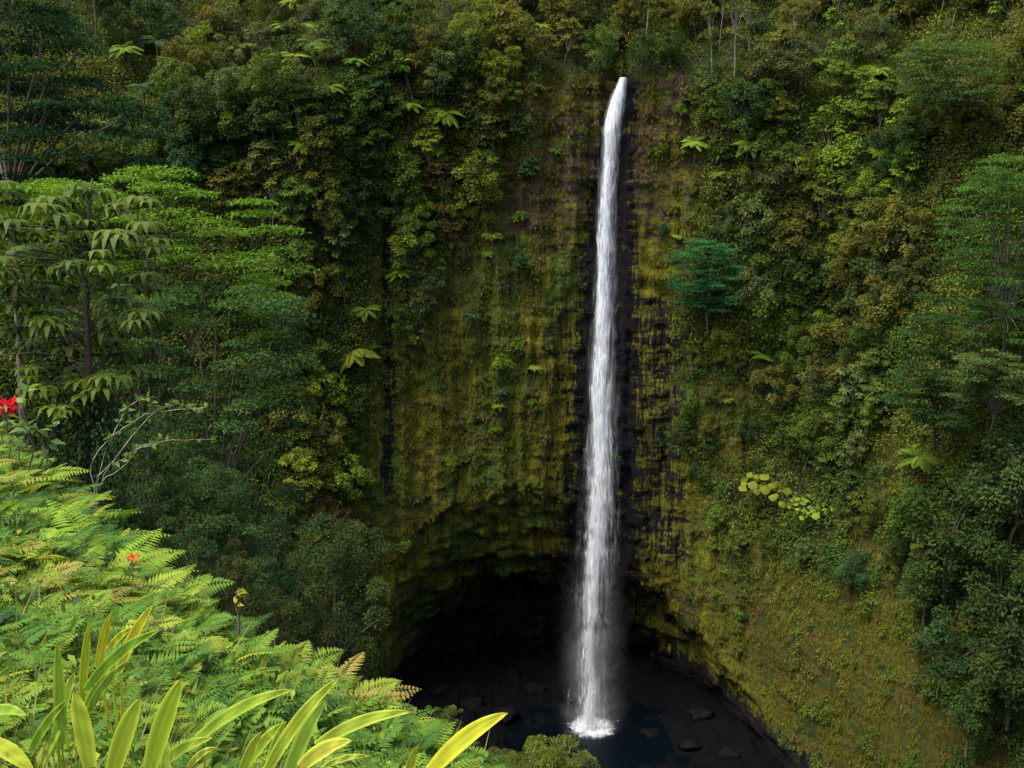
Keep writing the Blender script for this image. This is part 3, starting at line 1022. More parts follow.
ORD = ['first', 'second', 'third', 'fourth', 'fifth', 'sixth', 'seventh', 'eighth', 'ninth', 'tenth', 'eleventh', 'twelfth', 'thirteenth', 'fourteenth', 'fifteenth', 'sixteenth']
zones = {}
for g in GENERIC:
    o, kind, col, px, py = g
    row = 'top of' if py < 70 else 'high on' if py < 190 else 'halfway up' if py < 350 else 'low on' if py < 560 else 'at the foot of'
    wall = 'the left wall' if px < 240 else 'the wall beside the dark streak' if px < 375 else 'the cliff left of the falls' if px < 600 else 'the cliff right of the falls' if px < 770 else 'the right wall' if px < 900 else 'the far right wall'
    zones.setdefault((kind, col, row, wall), []).append(g)
for (kind, col, row, wall), gs in zones.items():
    gs.sort(key=lambda g: g[3])
    say = KINDS[kind][3]
    say2 = {'largeleaf': f'{col} big-leaved tree', 'slender': f'thin {col} tree', 'broadleaf': f'bushy {col} tree', 'treefern': f'{col} tree fern', 'palm': f'{col} palm', 'shrub': f'low {col} shrub', 'rosette': f'{col} broad-plated plant'}[kind]
    for i, g in enumerate(gs):
        if len(gs) == 1:
            lab = f'{say2}, {row} {wall}'
        else:
            lab = f'{ORD[i]} {say2} from left, {row} {wall}'
        g[0]['label'] = lab
        g[0]['group'] = {'tree': 'forest trees on the gorge walls', 'palm': 'palms on the upper slopes', 'tree fern': 'tree ferns on the gorge walls', 'shrub': 'shrubs on the gorge walls', 'plant': 'broad-leaved plants on the gorge walls'}[g[0]['category']]


# ------------------------------------------------------------------ undergrowth covering the walls (uncountable)
def cover(name, count, dens, rad, leafs, Ls, Ws, pal, seed, droop, label, cat):
    r = np.random.default_rng(seed)
    # sample in the picture's solid angle so that density follows what can be seen, plus a margin
    n0 = count * 6
    px, py = r.uniform(-60, 1084, n0), r.uniform(-50, 770, n0)
    dx, dy, dz = ray(px, py)
    # crude vector march
    Y = np.full(n0, 110.0); done = np.zeros(n0, bool)
    for _ in range(130):
        t = Y / dy
        f = Ft(dx * t, dz * t) - Y
        done |= f < .3
        Y = np.where(done, Y, Y + np.maximum(.4, np.minimum(f * .7, 8)))
    x, z = dx * Y / dy, dz * Y / dy
    y = Ft(x, z)
    ok = np.abs(y - Y) < 12
    x, y, z = x[ok], y[ok], z[ok]
    veg, wet, brn, slp = masks(x, y, z)
    d = dens(x, y, z, veg, wet, brn, slp)
    k = r.random(len(x)) < d
    x, y, z, veg = x[k][:count], y[k][:count], z[k][:count], veg[k][:count]
    n = len(x)
    e = .6
    Nn = nrm(np.stack([(Ft(x + e, z) - Ft(x - e, z)) / (2 * e), -np.ones(n), (Ft(x, z + e) - Ft(x, z - e)) / (2 * e)], -1))
    rads = r.uniform(rad[0], rad[1], n) * (.6 + .6 * veg)
    C = np.stack([x, y, z], -1)
    m = leafs
    dd = nrm(r.normal(0, 1, (n, m, 3)) + 1.1 * Nn[:, None] + np.array([0, 0, .25]))
    P = C[:, None] + dd * rads[:, None, None] * r.uniform(.45, 1.0, (n, m, 1))
    D = dd * .7 + r.normal(0, .5, (n, m, 3)) + np.array([0, 0, -droop])
    NN = dd + r.normal(0, .35, (n, m, 3)) + np.array([0, 0, .5])
    L = r.uniform(Ls[0], Ls[1], (n, m)) * (.6 + .5 * rads / rad[1])[:, None]
    W = L * r.uniform(Ws[0], Ws[1], (n, m))
    V, Q = leafquads(P.reshape(-1, 3), D.reshape(-1, 3), NN.reshape(-1, 3), L.ravel(), W.ravel())
    # species patches
    pal = np.array(pal)
    s = fbm(x / 8, z / 8, y / 20, 3, seed + 3) * 1.0 + r.normal(0, .17, n) + .03
    idx = np.clip((s * .5 + .5) * len(pal), 0, len(pal) - 1.001)
    i0 = idx.astype(int); fr = (idx - i0)[:, None]
    col = pal[i0] * (1 - fr) + pal[np.minimum(i0 + 1, len(pal) - 1)] * fr
    col = col[:, None] * np.exp(r.normal(0, .17, (n, m, 1)))
    col = np.repeat(col.reshape(-1, 3), 4, 0)
    me = mesh(name, V, Q, mats=[M_COVER], attrs={'Col': col})
    o = tag(ob(name, me), label, cat, None, 'stuff')
    return o


PAL_V = [(.020, .054, .020), (.027, .062, .013), (.040, .080, .015), (.052, .094, .016), (.070, .108, .016), (.085, .120, .017), (.108, .132, .018), (.088, .096, .022)]
PAL_M = [(.050, .085, .012), (.075, .095, .010), (.105, .110, .010), (.125, .135, .014), (.105, .085, .026)]
cover('wall_undergrowth', 16000, lambda x, y, z, veg, wet, brn, slp: np.maximum(veg * .95 + .02, slp * .5 * (fbm(x / 5, z / 5, 0, 3, 66) > .05)), (.7, 2.6), 62, (.28, .62), (.35, .6), PAL_V, 501, .35,
      'dense mixed ferns and leafy growth covering the gorge walls', 'undergrowth')
cover('hanging_moss', 15000, lambda x, y, z, veg, wet, brn, slp: np.clip((1 - veg) * (1 - wet * 1.6) * (cave_in(x, z) < 3), 0, 1) * (.25 + .75 * (fbm(x / 4, z / 12, 0, 3, 60) > -.1)), (.2, .7), 16, (.4, 1.1), (.08, .18), PAL_M, 502, 2.2,
      'olive moss and small ferns hanging from the bare cliff', 'moss')

# ------------------------------------------------------------------ near plants on the viewer's side
def hit_h(px, py, y0=1.2, y1=140.0, n=700):
    """first point of the near hillside along rays (vectorised)"""
    px = np.atleast_1d(np.asarray(px, float)); py = np.atleast_1d(np.asarray(py, float))
    dx, dy, dz = ray(px, py)
    Ys = y0 * (y1 / y0) ** np.linspace(0, 1, n)
    best = np.full(len(px), np.nan)
    for Y in Ys:
        t = Y / dy
        m = np.isnan(best) & (H(dx * t, Y) > dz * t)
        best[m] = Y
    ok = ~np.isnan(best)
    t = np.where(ok, best, 1) / dy
    return np.stack([dx * t, dy * t, dz * t], -1), ok


PAL_N = [(.018, .055, .014), (.035, .095, .018), (.065, .150, .020), (.100, .195, .022), (.150, .235, .026), (.200, .255, .032), (.20, .17, .04)]


def pal_pick(pal, s):
    pal = np.array(pal); idx = np.clip(s * len(pal), 0, len(pal) - 1.001)
    i0 = idx.astype(int); fr = (idx - i0)[..., None]
    return pal[i0] * (1 - fr) + pal[np.minimum(i0 + 1, len(pal) - 1)] * fr


def fronds(bases, az, el, Lf, r, npin=24, width=.21, bend=.75):
    """fern fronds: arching midrib with two rows of tapering pinnae; returns V, Q, frond index per vertex"""
    n = len(bases)
    t = np.linspace(.10, 1, npin)
    hor = Lf[:, None] * (t * np.cos(el)[:, None] + .12 * t ** 2)
    zz = Lf[:, None] * (t * np.sin(el)[:, None] - bend * .55 * t ** 2.2)
    ca, sa = np.cos(az)[:, None], np.sin(az)[:, None]
    curl = (r.normal(0, .25, n)[:, None]) * t ** 2 * Lf[:, None]
    P = np.stack([ca * hor - sa * curl, sa * hor + ca * curl, zz], -1) + bases[:, None]
    T = nrm(np.gradient(P, axis=1))
    up = np.array([0, 0, 1.]) + r.normal(0, .25, (n, 1, 3))
    S = nrm(np.cross(T, np.broadcast_to(up, T.shape)))
    Nn = np.cross(S, T)
    wd = width * Lf[:, None] * np.sin(np.pi * np.clip(t * .80 + .20, 0, 1)) ** .8 + .004
    Vs, Qs, I = [], [], []
    k = 0
    for sg in (-1, 1):
        D = S * sg + T * .45 - Nn * .12 + r.normal(0, .05, T.shape)
        V, Q = leafquads(P.reshape(-1, 3), D.reshape(-1, 3), Nn.reshape(-1, 3), wd.ravel(), np.repeat(Lf * .82 / npin, npin), .05)
        Vs.append(V); Qs.append(Q + k); k += len(V)
        I.append(np.repeat(np.repeat(np.arange(n), npin), 4))
    # midrib as a thin strip
    w_ = (Lf * .006)[:, None, None] * np.linspace(1, .3, npin)[None, :, None]
    A, B = P - S * w_ + Nn * .002, P + S * w_ + Nn * .002
    V = np.stack([A, B], 2).reshape(-1, 3)
    i = np.arange(n * npin * 2).reshape(n, npin, 2)
    Q = np.stack([i[:, :-1, 0], i[:, :-1, 1], i[:, 1:, 1], i[:, 1:, 0]], -1).reshape(-1, 4)
    Vs.append(V); Qs.append(Q + k); I.append(np.repeat(np.arange(n), npin * 2))
    return np.concatenate(Vs), np.concatenate(Qs), np.concatenate(I)


def build_bank():
    r = np.random.default_rng(900)
    edge = lambda px: np.interp(px, [-60, 0, 60, 130, 190, 250, 320, 400, 470, 590, 640], [400, 440, 475, 520, 570, 612, 660, 700, 735, 775, 790])
    # ferns
    n = 27000
    px = r.uniform(-90, 640, n); py = 420 + 470 * r.random(n) ** 1.0
    k = py > edge(px) + 6
    P, ok = hit_h(px[k], py[k], 1.0, 14, 260)
    P = P[ok]
    keep = r.random(len(P)) < np.clip((P[:, 1] / 5.5) ** .5, .30, 1)
    P = P[keep][:10500]
    n = len(P)
    az = r.normal(-.4, 1.5, n)
    el = r.uniform(.45, 1.25, n)
    Lf = r.uniform(.18, .54, n) * np.clip(.45 + P[:, 1] / 9, .6, 1.25)
    V, Q, I = fronds(P + [0, 0, .02], az, el, Lf, r)
    s = .44 + .42 * fbm(P[:, 0] / .8, P[:, 1] / .8, 0, 3, 61) + r.normal(0, .16, n)
    c = pal_pick(PAL_N, np.clip(s, 0, .93)) * np.exp(r.normal(0, .12, (n, 1)))
    tag(ob('fern_cover', mesh('fern_cover', V, Q, mats=[M_FERN], attrs={'Col': c[I]})), 'bright yellow-green ferns carpeting the near bank', 'ferns', None, 'stuff')
    # low broad leaves and grass between them
    n = 15000
    px = r.uniform(-90, 650, n); py = 420 + 470 * r.random(n)
    k = py > edge(px) + 4
    P, ok = hit_h(px[k], py[k], 1.0, 14, 260)
    P = P[ok]; P = P[r.random(len(P)) < np.clip((P[:, 1] / 5.0), .25, 1)]
    n = len(P)
    cl = P + np.stack([r.normal(0, .03, n), r.normal(0, .03, n), r.uniform(.02, .34, n)], -1)
    D = r.normal(0, 1, (n, 3)) + [0.1, -.3, .25]
    V, Q = leafquads(cl, D, r.normal(0, .45, (n, 3)) + [0, -.3, 1], r.uniform(.025, .085, n), r.uniform(.012, .034, n))
    s = .34 + .36 * fbm(P[:, 0] / .5, P[:, 1] / .5, 0, 3, 62) + r.normal(0, .16, n)
    c = pal_pick(PAL_N, np.clip(s, 0, .95)) * np.exp(r.normal(0, .15, (n, 1)))
    m = 3500
    j = r.integers(0, n, m)
    G = P[j] + r.normal(0, .03, (m, 3)) * [1, 1, 0]
    V2, Q2 = leafquads(G, r.normal(0, .45, (m, 3)) + [0, 0, 1], r.normal(0, 1, (m, 3)), r.uniform(.15, .45, m), r.uniform(.006, .012, m))
    c2 = pal_pick([(.07, .13, .02), (.15, .2, .03), (.25, .22, .08)], r.random(m) * .95)
    tag(ob('bank_undergrowth', mesh('bank_undergrowth', np.concatenate([V, V2]), np.concatenate([Q, Q2 + len(V)]), mats=[M_FERN],
        attrs={'Col': np.repeat(np.concatenate([c, c2]), 4, 0)})), 'small leafy weeds and grass between the ferns on the near bank', 'undergrowth', None, 'stuff')


build_bank()


def hill_cover():
    """leafy growth on the steep hillside beyond the bank"""
    r = np.random.default_rng(77)
    n = 5200
    a = r.uniform(-1.0, .25, n); y = 11 * (95 / 11) ** r.random(n)
    x = a * y
    y = y + r.normal(0, 1, n)
    P = np.stack([x, y, H(x, y)], -1)
    rad = r.uniform(.35, 1.0, n) * (.35 + .65 * np.clip(y / 60, 0, 1.2))
    m = 60
    d = nrm(r.normal(0, 1, (n, m, 3)) + [0, -.3, .7])
    C = P[:, None] + d * rad[:, None, None] * r.uniform(.5, 1.1, (n, m, 1))
    L = np.clip(.05 + y / 60 * .30, .08, .45)[:, None] * r.uniform(.7, 1.3, (n, m))
    V, Q = leafquads(C.reshape(-1, 3), (d * .6 + r.normal(0, .5, (n, m, 3)) + [0, 0, -.3]).reshape(-1, 3), (d + r.normal(0, .3, (n, m, 3)) + [0, 0, .5]).reshape(-1, 3), L.ravel(), L.ravel() * .5)
    s = .4 + .4 * fbm(x / 5, y / 5, 0, 3, 63) + r.normal(0, .15, n)
    c = pal_pick([(.016, .045, .016), (.024, .065, .018), (.035, .085, .018), (.06, .10, .02), (.09, .10, .025)], np.clip(s, 0, .95))
    c = c[:, None] * np.exp(r.normal(0, .25, (n, m, 1)))
    tag(ob('hillside_undergrowth', mesh('hillside_undergrowth', V, Q, mats=[M_COVER], attrs={'Col': np.repeat(c.reshape(-1, 3), 4, 0)})),
        'dark leafy undergrowth on the steep hillside under the left trees', 'undergrowth', None, 'stuff')


hill_cover()


# ---- fern clumps one can single out
def fern_proto(seed, nf):
    r = np.random.default_rng(seed)
    az = np.arange(nf) * 2.399 + r.normal(0, .2, nf)
    V, Q, I = fronds(np.zeros((nf, 3)) + [0, 0, .02], az, r.uniform(.5, 1.2, nf), r.uniform(.75, 1.05, nf), r, npin=26, width=.21)
    t = np.clip(.5 + r.normal(0, .2, nf), 0, 1)
    return mesh('fern_fronds', V, Q, mats=[M_NEAR], attrs={'tint': t[I]})


FP = [fern_proto(s, k) for s, k in ((1, 9), (2, 7), (3, 11))]
for i, (px, py, sz, col, lab) in enumerate([
    (85, 590, .95, (.14, .25, .022), 'big lime-green fern in the upper middle of the bank'),
    (55, 628, .80, (.10, .20, .022), 'green fern just below the big lime-green one'),
    (200, 690, .60, (.22, .29, .03), 'bright yellow fern right of the strap-leaved clump'),
    (22, 705, .60, (.10, .16, .025), 'dull green fern at the left edge beside the strap leaves'),
    (35, 560, .85, (.16, .26, .025), 'fern at the left edge of the bank below the red flower'),
    (110, 505, .8, (.24, .32, .035), 'pale lime fern on the crest of the bank, nearest the bare branches'),
    (40, 510, .9, (.22, .30, .03), 'long-fronded lime fern below the red flower plant'),
    (150, 600, .7, (.11, .22, .025), 'green fern below the small red bloom'),
    (215, 620, .65, (.12, .24, .025), 'upright fern on the crest above the yellow one'),
    (245, 660, .60, (.13, .25, .022), 'green fern between the yellow fern and the crest'),
    (300, 690, .60, (.11, .23, .025), 'fern on the crest above the middle strap leaves'),
    (345, 720, .55, (.10, .21, .022), 'fern right of the middle strap leaves'),
    (390, 735, .55, (.15, .25, .025), 'rightmost fern but one on the lower crest'),
    (425, 750, .5, (.17, .26, .03), 'rightmost fern beside the long curved leaf'),
    (170, 560, .65, (.12, .22, .025), 'fern on the crest just right of the small red bloom'),
    (10, 600, .75, (.18, .27, .03), 'yellowish fern cut by the left edge'),
]):
    P, ok = hit_h([px], [py + 8], 1.0, 14, 400)
    if not ok[0]: continue
    root = bpy.data.objects.new('fern', None); COL.objects.link(root)
    root.location = tuple(P[0]); root.scale = (sz * .8,) * 3
    root.rotation_euler = (R(12), R(10), i * 1.3)
    tag(root, lab, 'fern', 'lime and green fern clumps on the near bank')
    ob('fronds', FP[i % 3], root, col)


# ---- strap-leaved plants at the very front
def strap(pts, wmax, r, tint_edge=0.0, n=16, face=None):
    pts = np.asarray(pts, float)
    t0 = np.linspace(0, 1, len(pts)); t = np.linspace(0, 1, n)
    # quadratic through three points
    P = np.stack([np.interp(t, t0, pts[:, k]) for k in range(3)], -1)
    if len(pts) == 3:
        c = 2 * pts[1] - .5 * (pts[0] + pts[2])
        P = ((1 - t) ** 2)[:, None] * pts[0] + (2 * t * (1 - t))[:, None] * c + (t ** 2)[:, None] * pts[2]
    T = nrm(np.gradient(P, axis=0))
    view = nrm(-P + (face if face is not None else 0))
    S = nrm(np.cross(T, view)); Nn = np.cross(S, T)
    w = wmax * np.clip(np.sin(np.pi * np.clip(.27 + .73 * t, 0, 1) ** 1.15), 0, 1) ** .75 + .0006
    cols = []
    us = [-1, -.8, -.4, 0, .4, .8, 1]
    for u in us:
        cols.append(P + S * (w * .5 * u)[:, None] + Nn * (w * .07 * (abs(u) ** 1.3) + .0012 * np.sin(u * 17 + 3) + .0025 * np.sin(t * 19 + u * 2))[:, None])
    V = np.stack(cols, 1).reshape(-1, 3)
    i = np.arange(n * 7).reshape(n, 7)
    Q = np.stack([i[:-1, :-1], i[:-1, 1:], i[1:, 1:], i[1:, :-1]], -1).reshape(-1, 4)
    ti = np.zeros((n, 7)) + .42
    ti += .06 * np.array([0, 1, -1, 1, -1, 1, 0])[None]
    ti[:, 3] = .56
    ti += .22 * (vn(t[:, None] * 5 + wmax * 900, np.array(us)[None] * 2.2, wmax * 700, 5) - .5) + .22 * (vn(t[:, None] * 1.5, np.array(us)[None] * 7, wmax * 900, 6) - .5)
    ti[:, [0, 6]] += tint_edge
    ti += .25 * tint_edge * (t[:, None] > .8)
    return V, Q, np.clip(ti, 0, 1).ravel()


STRAPS = [
 ('strap-leaved plant at the lower left with its leaves fanned upright', (62, 800, 2.3), [
   ((62, 745), (57, 640), 17, (.15, .27, .025)), ((82, 700), (90, 622), 11, (.26, .34, .02)), ((86, 690), (159, 631), 15, (.14, .27, .025)),
   ((88, 712), (131, 661), 11, (.15, .27, .03)), ((80, 725), (118, 655), 13, (.22, .32, .03)), ((60, 730), (40, 770), 9, (.2, .3, .03)),
   ((55, 738), (75, 672), 15, (.20, .32, .03)), ((30, 752), (68, 700), 12, (.16, .28, .025))]),
 ('strap-leaved plant at the bottom edge with broad pointed leaves', (105, 830, 2.0), [
   ((90, 768), (74, 690), 25, (.26, .36, .03)), ((112, 775), (141, 698), 27, (.27, .37, .03)), ((150, 768), (183, 678), 28, (.24, .36, .028)), ((165, 790), (166, 735), 16, (.28, .38, .05))]),
 ('yellow-leaved plant among the ferns above the strap leaves', (118, 672, 3.1), [
   ((118, 672), (153, 605), 15, (.34, .35, .02)), ((98, 668), (112, 612), 12, (.33, .36, .03)), ((108, 650), (132, 628), 9, (.3, .36, .03))]),
 ('plant with a long arching leaf left of bottom centre', (185, 810, 2.1), [
   ((197, 739), (294, 690), 17, (.24, .36, .035)), ((152, 772), (213, 738), 15, (.25, .36, .04)), ((188, 768), (216, 748), 9, (.36, .42, .06)), ((240, 775), (286, 722), 15, (.24, .36, .03))]),
 ('strap-leaved clump at bottom centre-left with crossing leaves', (275, 820, 2.0), [
   ((262, 780), (340, 678), 17, (.30, .40, .04)), ((285, 785), (326, 700), 20, (.22, .37, .05)), ((316, 746), (412, 712), 17, (.28, .38, .04)),
   ((300, 768), (352, 741), 20, (.40, .44, .06)), ((268, 770), (285, 722), 13, (.20, .33, .04)), ((322, 768), (370, 756), 8, (.34, .42, .06)), ((240, 780), (262, 732), 14, (.26, .36, .04))]),
 ('long curved yellow-edged leaf plant at the right end of the near bank', (425, 830, 2.2), [
   ((430, 772), (508, 713), 25, (.42, .46, .03)), ((405, 785), (419, 745), 11, (.30, .38, .04)), ((460, 790), (480, 766), 8, (.3, .22, .03))]),
 ('strap-leaved plant cut off by the left edge', (-40, 800, 2.2), [
   ((-10, 712), (27, 716), 14, (.2, .32, .04)), ((-12, 742), (36, 775), 22, (.28, .34, .02)), ((-15, 700), (8, 668), 9, (.18, .3, .03))]),
]
rs = np.random.default_rng(5)
for lab, (bx, by, Y), leaves_ in STRAPS:
    b = at(bx, by, Y)
    b[2] = float(H(b[0], b[1])) - .02
    root = bpy.data.objects.new('strap_leaved_plant', None); COL.objects.link(root)
    root.location = tuple(b)
    tag(root, lab, 'plant', 'strap-leaved plants at the front of the bank')
    for (a, t, wpx, col) in leaves_:
        dyy = rs.uniform(-.12, .12)
        pa = at(a[0], a[1], Y + dyy * .5); pt = at(t[0], t[1], Y + dyy)
        Lg = np.linalg.norm(pt - pa)
        q = b + (pa - b) * .55 + [0, 0, .03]
        mid = (pa + pt) / 2 + np.array([0, 0, .09 * Lg * (abs(pt[0] - pa[0]) > .03)])
        V, Q, ti = strap([pa, mid, pt], wpx * .76 * Y / FPX, rs, .35 * (rs.random() < .5))
        st = np.array([b, b * .6 + pa * .4, pa])
        # the narrow stalk that carries the blade up from the ground
        V2, Q2, ti2 = strap([b, (b + pa) / 2 + [0, 0, -.02], pa + nrm(pt - pa) * Lg * .10], wpx * Y / FPX * .38, rs)
        tt = np.concatenate([ti, ti2])[:, None]
        cc = np.array(col) * (.55 + .9 * tt)
        n1 = 16 * 7
        tl = np.repeat(np.linspace(0, 1, 16), 7)[:, None]; ul = np.tile(np.abs([-1, -.8, -.4, 0, .4, .8, 1]), 16)[:, None]
        yel = np.clip((ul - .7) * 1.6 * rs.uniform(0, 1.2) + (tl - .72) * 2.0 * rs.uniform(0, 1), 0, .8)
        cc[:n1] = cc[:n1] * (1 - yel) + np.array([.42, .40, .05]) * yel
        brn_ = np.clip((tl - .93) * 14 * rs.uniform(.2, 1), 0, .9) + .8 * (rs.random((n1, 1)) < .006)
        cc[:n1] = cc[:n1] * (1 - np.clip(brn_, 0, 1)) + np.array([.13, .08, .03]) * np.clip(brn_, 0, 1)
        me = mesh('strap_leaf', np.concatenate([V, V2]) - b, np.concatenate([Q, Q2 + len(V)]), mats=[M_FERN], attrs={'Col': cc}, smooth=True)
        ob('leaf', me, root, col)


# ---- near left trees: crowns built in place, trunks down to the hillside
def custom_tree(name, label, pads, foot, n, L, W, colour, droop, flat, mat=M_BARK, r0=.3, fork=.5, seed=1, every=8, group=None, leafm=None):
    r = np.random.default_rng(seed)
    foot = np.asarray(foot, float)
    cr, tr = MB(), MB()
    crown_leaves(cr, r, [(*(np.array(p[:3]) - foot), *p[3:]) for p in pads], n, L, W, droop, flat, .3)
    limbs(tr, r, (0, 0, -1), [np.array(p[:3]) - foot - [0, 0, .1] for p in pads[::every]], r0, fork)
    root = bpy.data.objects.new(name, None); COL.objects.link(root); root.location = tuple(foot)
    tag(root, label, 'tree', group)
    ob('crown', cr.build('crown', leafm or M_LEAF), root, colour)
    ob('trunk', tr.build('trunk', mat, True), root)
    return root


def pads_px(r, n, inside, box, Yr, wr, thick, tint):
    out = []
    while len(out) < n:
        px, py = r.uniform(box[0], box[1]), r.uniform(box[2], box[3])
        if not inside(px, py): continue
        Y = r.uniform(*Yr)
        p = at(px, py, Y)
        s = r.uniform(*wr) * Y / FPX
        out.append((*p, s, s, s * thick, np.clip(tint(px, py) + r.normal(0, .1), 0, 1)))
    return out


def foot_of(px, py, Y):
    p = at(px, py, Y); p[2] = float(H(p[0], Y)); return p


rp = np.random.default_rng(321)
ins = lambda px, py: py > np.interp(px, [-60, 0, 60, 120, 200, 250, 275, 300], [215, 185, 172, 162, 185, 200, 225, 290]) and py < 320 + px * .1
custom_tree('umbrella_tree', 'bright green layered tree at the left with flat shelves of foliage', pads_px(rp, 92, ins, (-60, 300, 160, 340), (50, 60), (18, 44), .18, lambda x, y: np.interp(y - x * .2, [120, 190, 320], [1.0, .85, .2])),  # tint puts light on the top shelves and inner shade into leaf colour
            foot_of(150, 420, 55), 330, .26, .12, (.050, .120, .014), .1, .8, r0=.2, fork=.6, seed=3)
ins = lambda px, py: px < np.interp(py, [270, 300, 350, 420, 470, 520], [270, 305, 292, 300, 262, 200])
custom_tree('umbrella_tree', 'blue-green layered tree hanging below the bright one at the left', pads_px(rp, 105, ins, (90, 305, 285, 500), (44, 54), (13, 34), .26, lambda x, y: rp.uniform(.1, .8)),
            foot_of(190, 520, 49), 300, .22, .11, (.026, .070, .021), .15, .75, r0=.2, fork=.6, seed=4)
ins = lambda px, py: px < np.interp(py, [-30, 40, 60, 80, 110, 150, 190], [50, 70, 100, 90, 140, 165, 150])
custom_tree('umbrella_tree', 'very dark layered tree filling the top left corner', pads_px(rp, 120, ins, (-90, 165, -40, 190), (60, 78), (20, 42), .24, lambda x, y: np.interp(x, [0, 160], [.05, .45])),
            foot_of(20, 400, 68), 330, .30, .15, (.010, .036, .015), .1, .8, r0=.25, fork=.7, seed=5)  # blue-green foliage, darkened further by corner shadow put into the colour

def wall_tree(name, label, inside, box, n, colour, foot_px, off, wr, tint, seed, thick=.18, mat=M_PALE, r0=.22, every=5, fork=.5, L=.42, W=.2, nl=150):
    r = np.random.default_rng(seed)
    f = hit(*foot_px)
    pads = []
    yb = f[1]
    while len(pads) < n:
        px, py = r.uniform(box[0], box[1]), r.uniform(box[2], box[3])
        if not inside(px, py): continue
        w_ = float(hit(px, py)[1])
        Y = min(w_ - 1.5, yb) - r.uniform(off[0], off[1])
        p = at(px, py, Y); s_ = r.uniform(*wr) * Y / FPX
        pads.append((*p, s_, s_, s_ * thick, np.clip(tint(px, py) + r.normal(0, .12), 0, 1)))
    return custom_tree(name, label, pads, f, nl, L, W, colour, .12, .8, mat=mat, r0=r0, fork=fork, seed=seed, every=every)


wall_tree('umbrella_tree', 'tall layered green tree with pale trunk at the right edge of the photo', lambda x, y: x > np.interp(y, [148, 170, 190, 220, 260, 300, 345], [1003, 975, 955, 942, 950, 948, 960]),
          (935, 1060, 148, 345), 230, (.036, .082, .020), (1003, 372), (3, 14), (9, 22), lambda x, y: np.interp(y, [150, 340], [.75, .3]), 31)
wall_tree('umbrella_tree', 'wide flat-topped grey-green tree on the upper right wall', lambda x, y: ((x - 948) / 52) ** 2 + ((y - 75) / 40) ** 2 < 1, (895, 1002, 35, 108), 90, (.040, .082, .028), (950, 135), (4, 12), (9, 20),
          lambda x, y: np.interp(y, [35, 105], [.8, .3]), 32)
wall_tree('umbrella_tree', 'dark blue-green layered tree left of the tall pale-trunked tree', lambda x, y: x > np.interp(y, [290, 330, 400, 440], [925, 905, 888, 900]), (888, 985, 295, 430), 120, (.024, .060, .020), (935, 455), (3, 12), (8, 20),
          lambda x, y: .45, 33, mat=M_BARK)
wall_tree('umbrella_tree', 'grey-green domed tree with thin trunk below the tall pale-trunked tree', lambda x, y: ((x - 990) / 42) ** 2 + ((y - 385) / 36) ** 2 < 1 and y < 402, (948, 1035, 345, 402), 70, (.050, .085, .030), (990, 440), (8, 16), (8, 17),
          lambda x, y: np.interp(y, [345, 400], [.75, .3]), 34)
wall_tree('umbrella_tree', 'small blue-green layered tree alone on the mossy cliff right of the falls', lambda x, y: ((x - 706) / 34) ** 2 + ((y - 280) / 42) ** 2 < 1 and y < 312, (670, 742, 238, 312), 110, (.018, .082, .034), (708, 335), (2, 8), (7, 14),
          lambda x, y: np.interp(y, [240, 300], [.75, .35]), 35, L=.36, W=.18)


TREE_NEAR = {
    'fine': make_proto('broadleaf', 91, n=300, L=.17, W=.085, clumps=95, R=3.4, q=1.35, smin=.10),
    'fine2': make_proto('broadleaf', 92, n=280, L=.20, W=.10, clumps=75, R=3.4, q=1.4, smin=.10),
}
PROTO['near'] = [TREE_NEAR['fine'], TREE_NEAR['fine2']]
KINDS['near'] = ('broadleaf_tree', 'crown', 'trunk', 'bushy tree', 'tree')
for (px, py, Y, wpx, col, v, lab) in [
    (330, 530, 38, 112, (.034, .062, .020), 0, 'rounded olive-green tree behind the crest of the near bank, left of the cave'),
    (262, 500, 46, 110, (.030, .075, .030), 1, 'grey-green tree just up the slope from the rounded olive one'),
    (190, 470, 36, 110, (.026, .060, .018), 0, 'dark tree under the blue-green layered tree at the left'),
    (235, 560, 30, 95, (.045, .065, .020), 1, 'brownish green tree close behind the crest of the bank'),
    (140, 430, 30, 100, (.022, .055, .016), 1, 'dark tree behind the bare branches'),
    (548, 738, 17, 100, (.090, .130, .022), 0, 'small yellow-green treetop at the bottom edge under the waterfall'),
    (440, 712, 13, 50, (.075, .100, .022), 1, 'tiny olive treetop rising behind the lower crest'),
    (500, 758, 12, 60, (.085, .110, .022), 0, 'low olive treetop at the bottom edge beside the long curved leaf'),
]:
    top = at(px, py, Y)
    sc_ = wpx * Y / FPX / 7.0
    fz = top[2] - 9.6 * sc_ * (1.25 if px == 330 else 1.0)
    gz = float(H(top[0], Y))
    root = plant('near', (top[0], Y, fz), sc_, col, variant=v, label=lab, squash=1.25 if px == 330 else 1.0)
    # carry the trunk down to the slope
    if gz < fz - .5:
        mb = MB(); tube(mb, [(0, 0, 0), (.1, 0, (gz - fz) / sc_ * .5), (0, 0, (gz - fz) / sc_ - 1)], [.28, .32, .4], 7)
        me = mb.build('trunk', M_BARK, True)
        ob('lower_trunk', me, root)


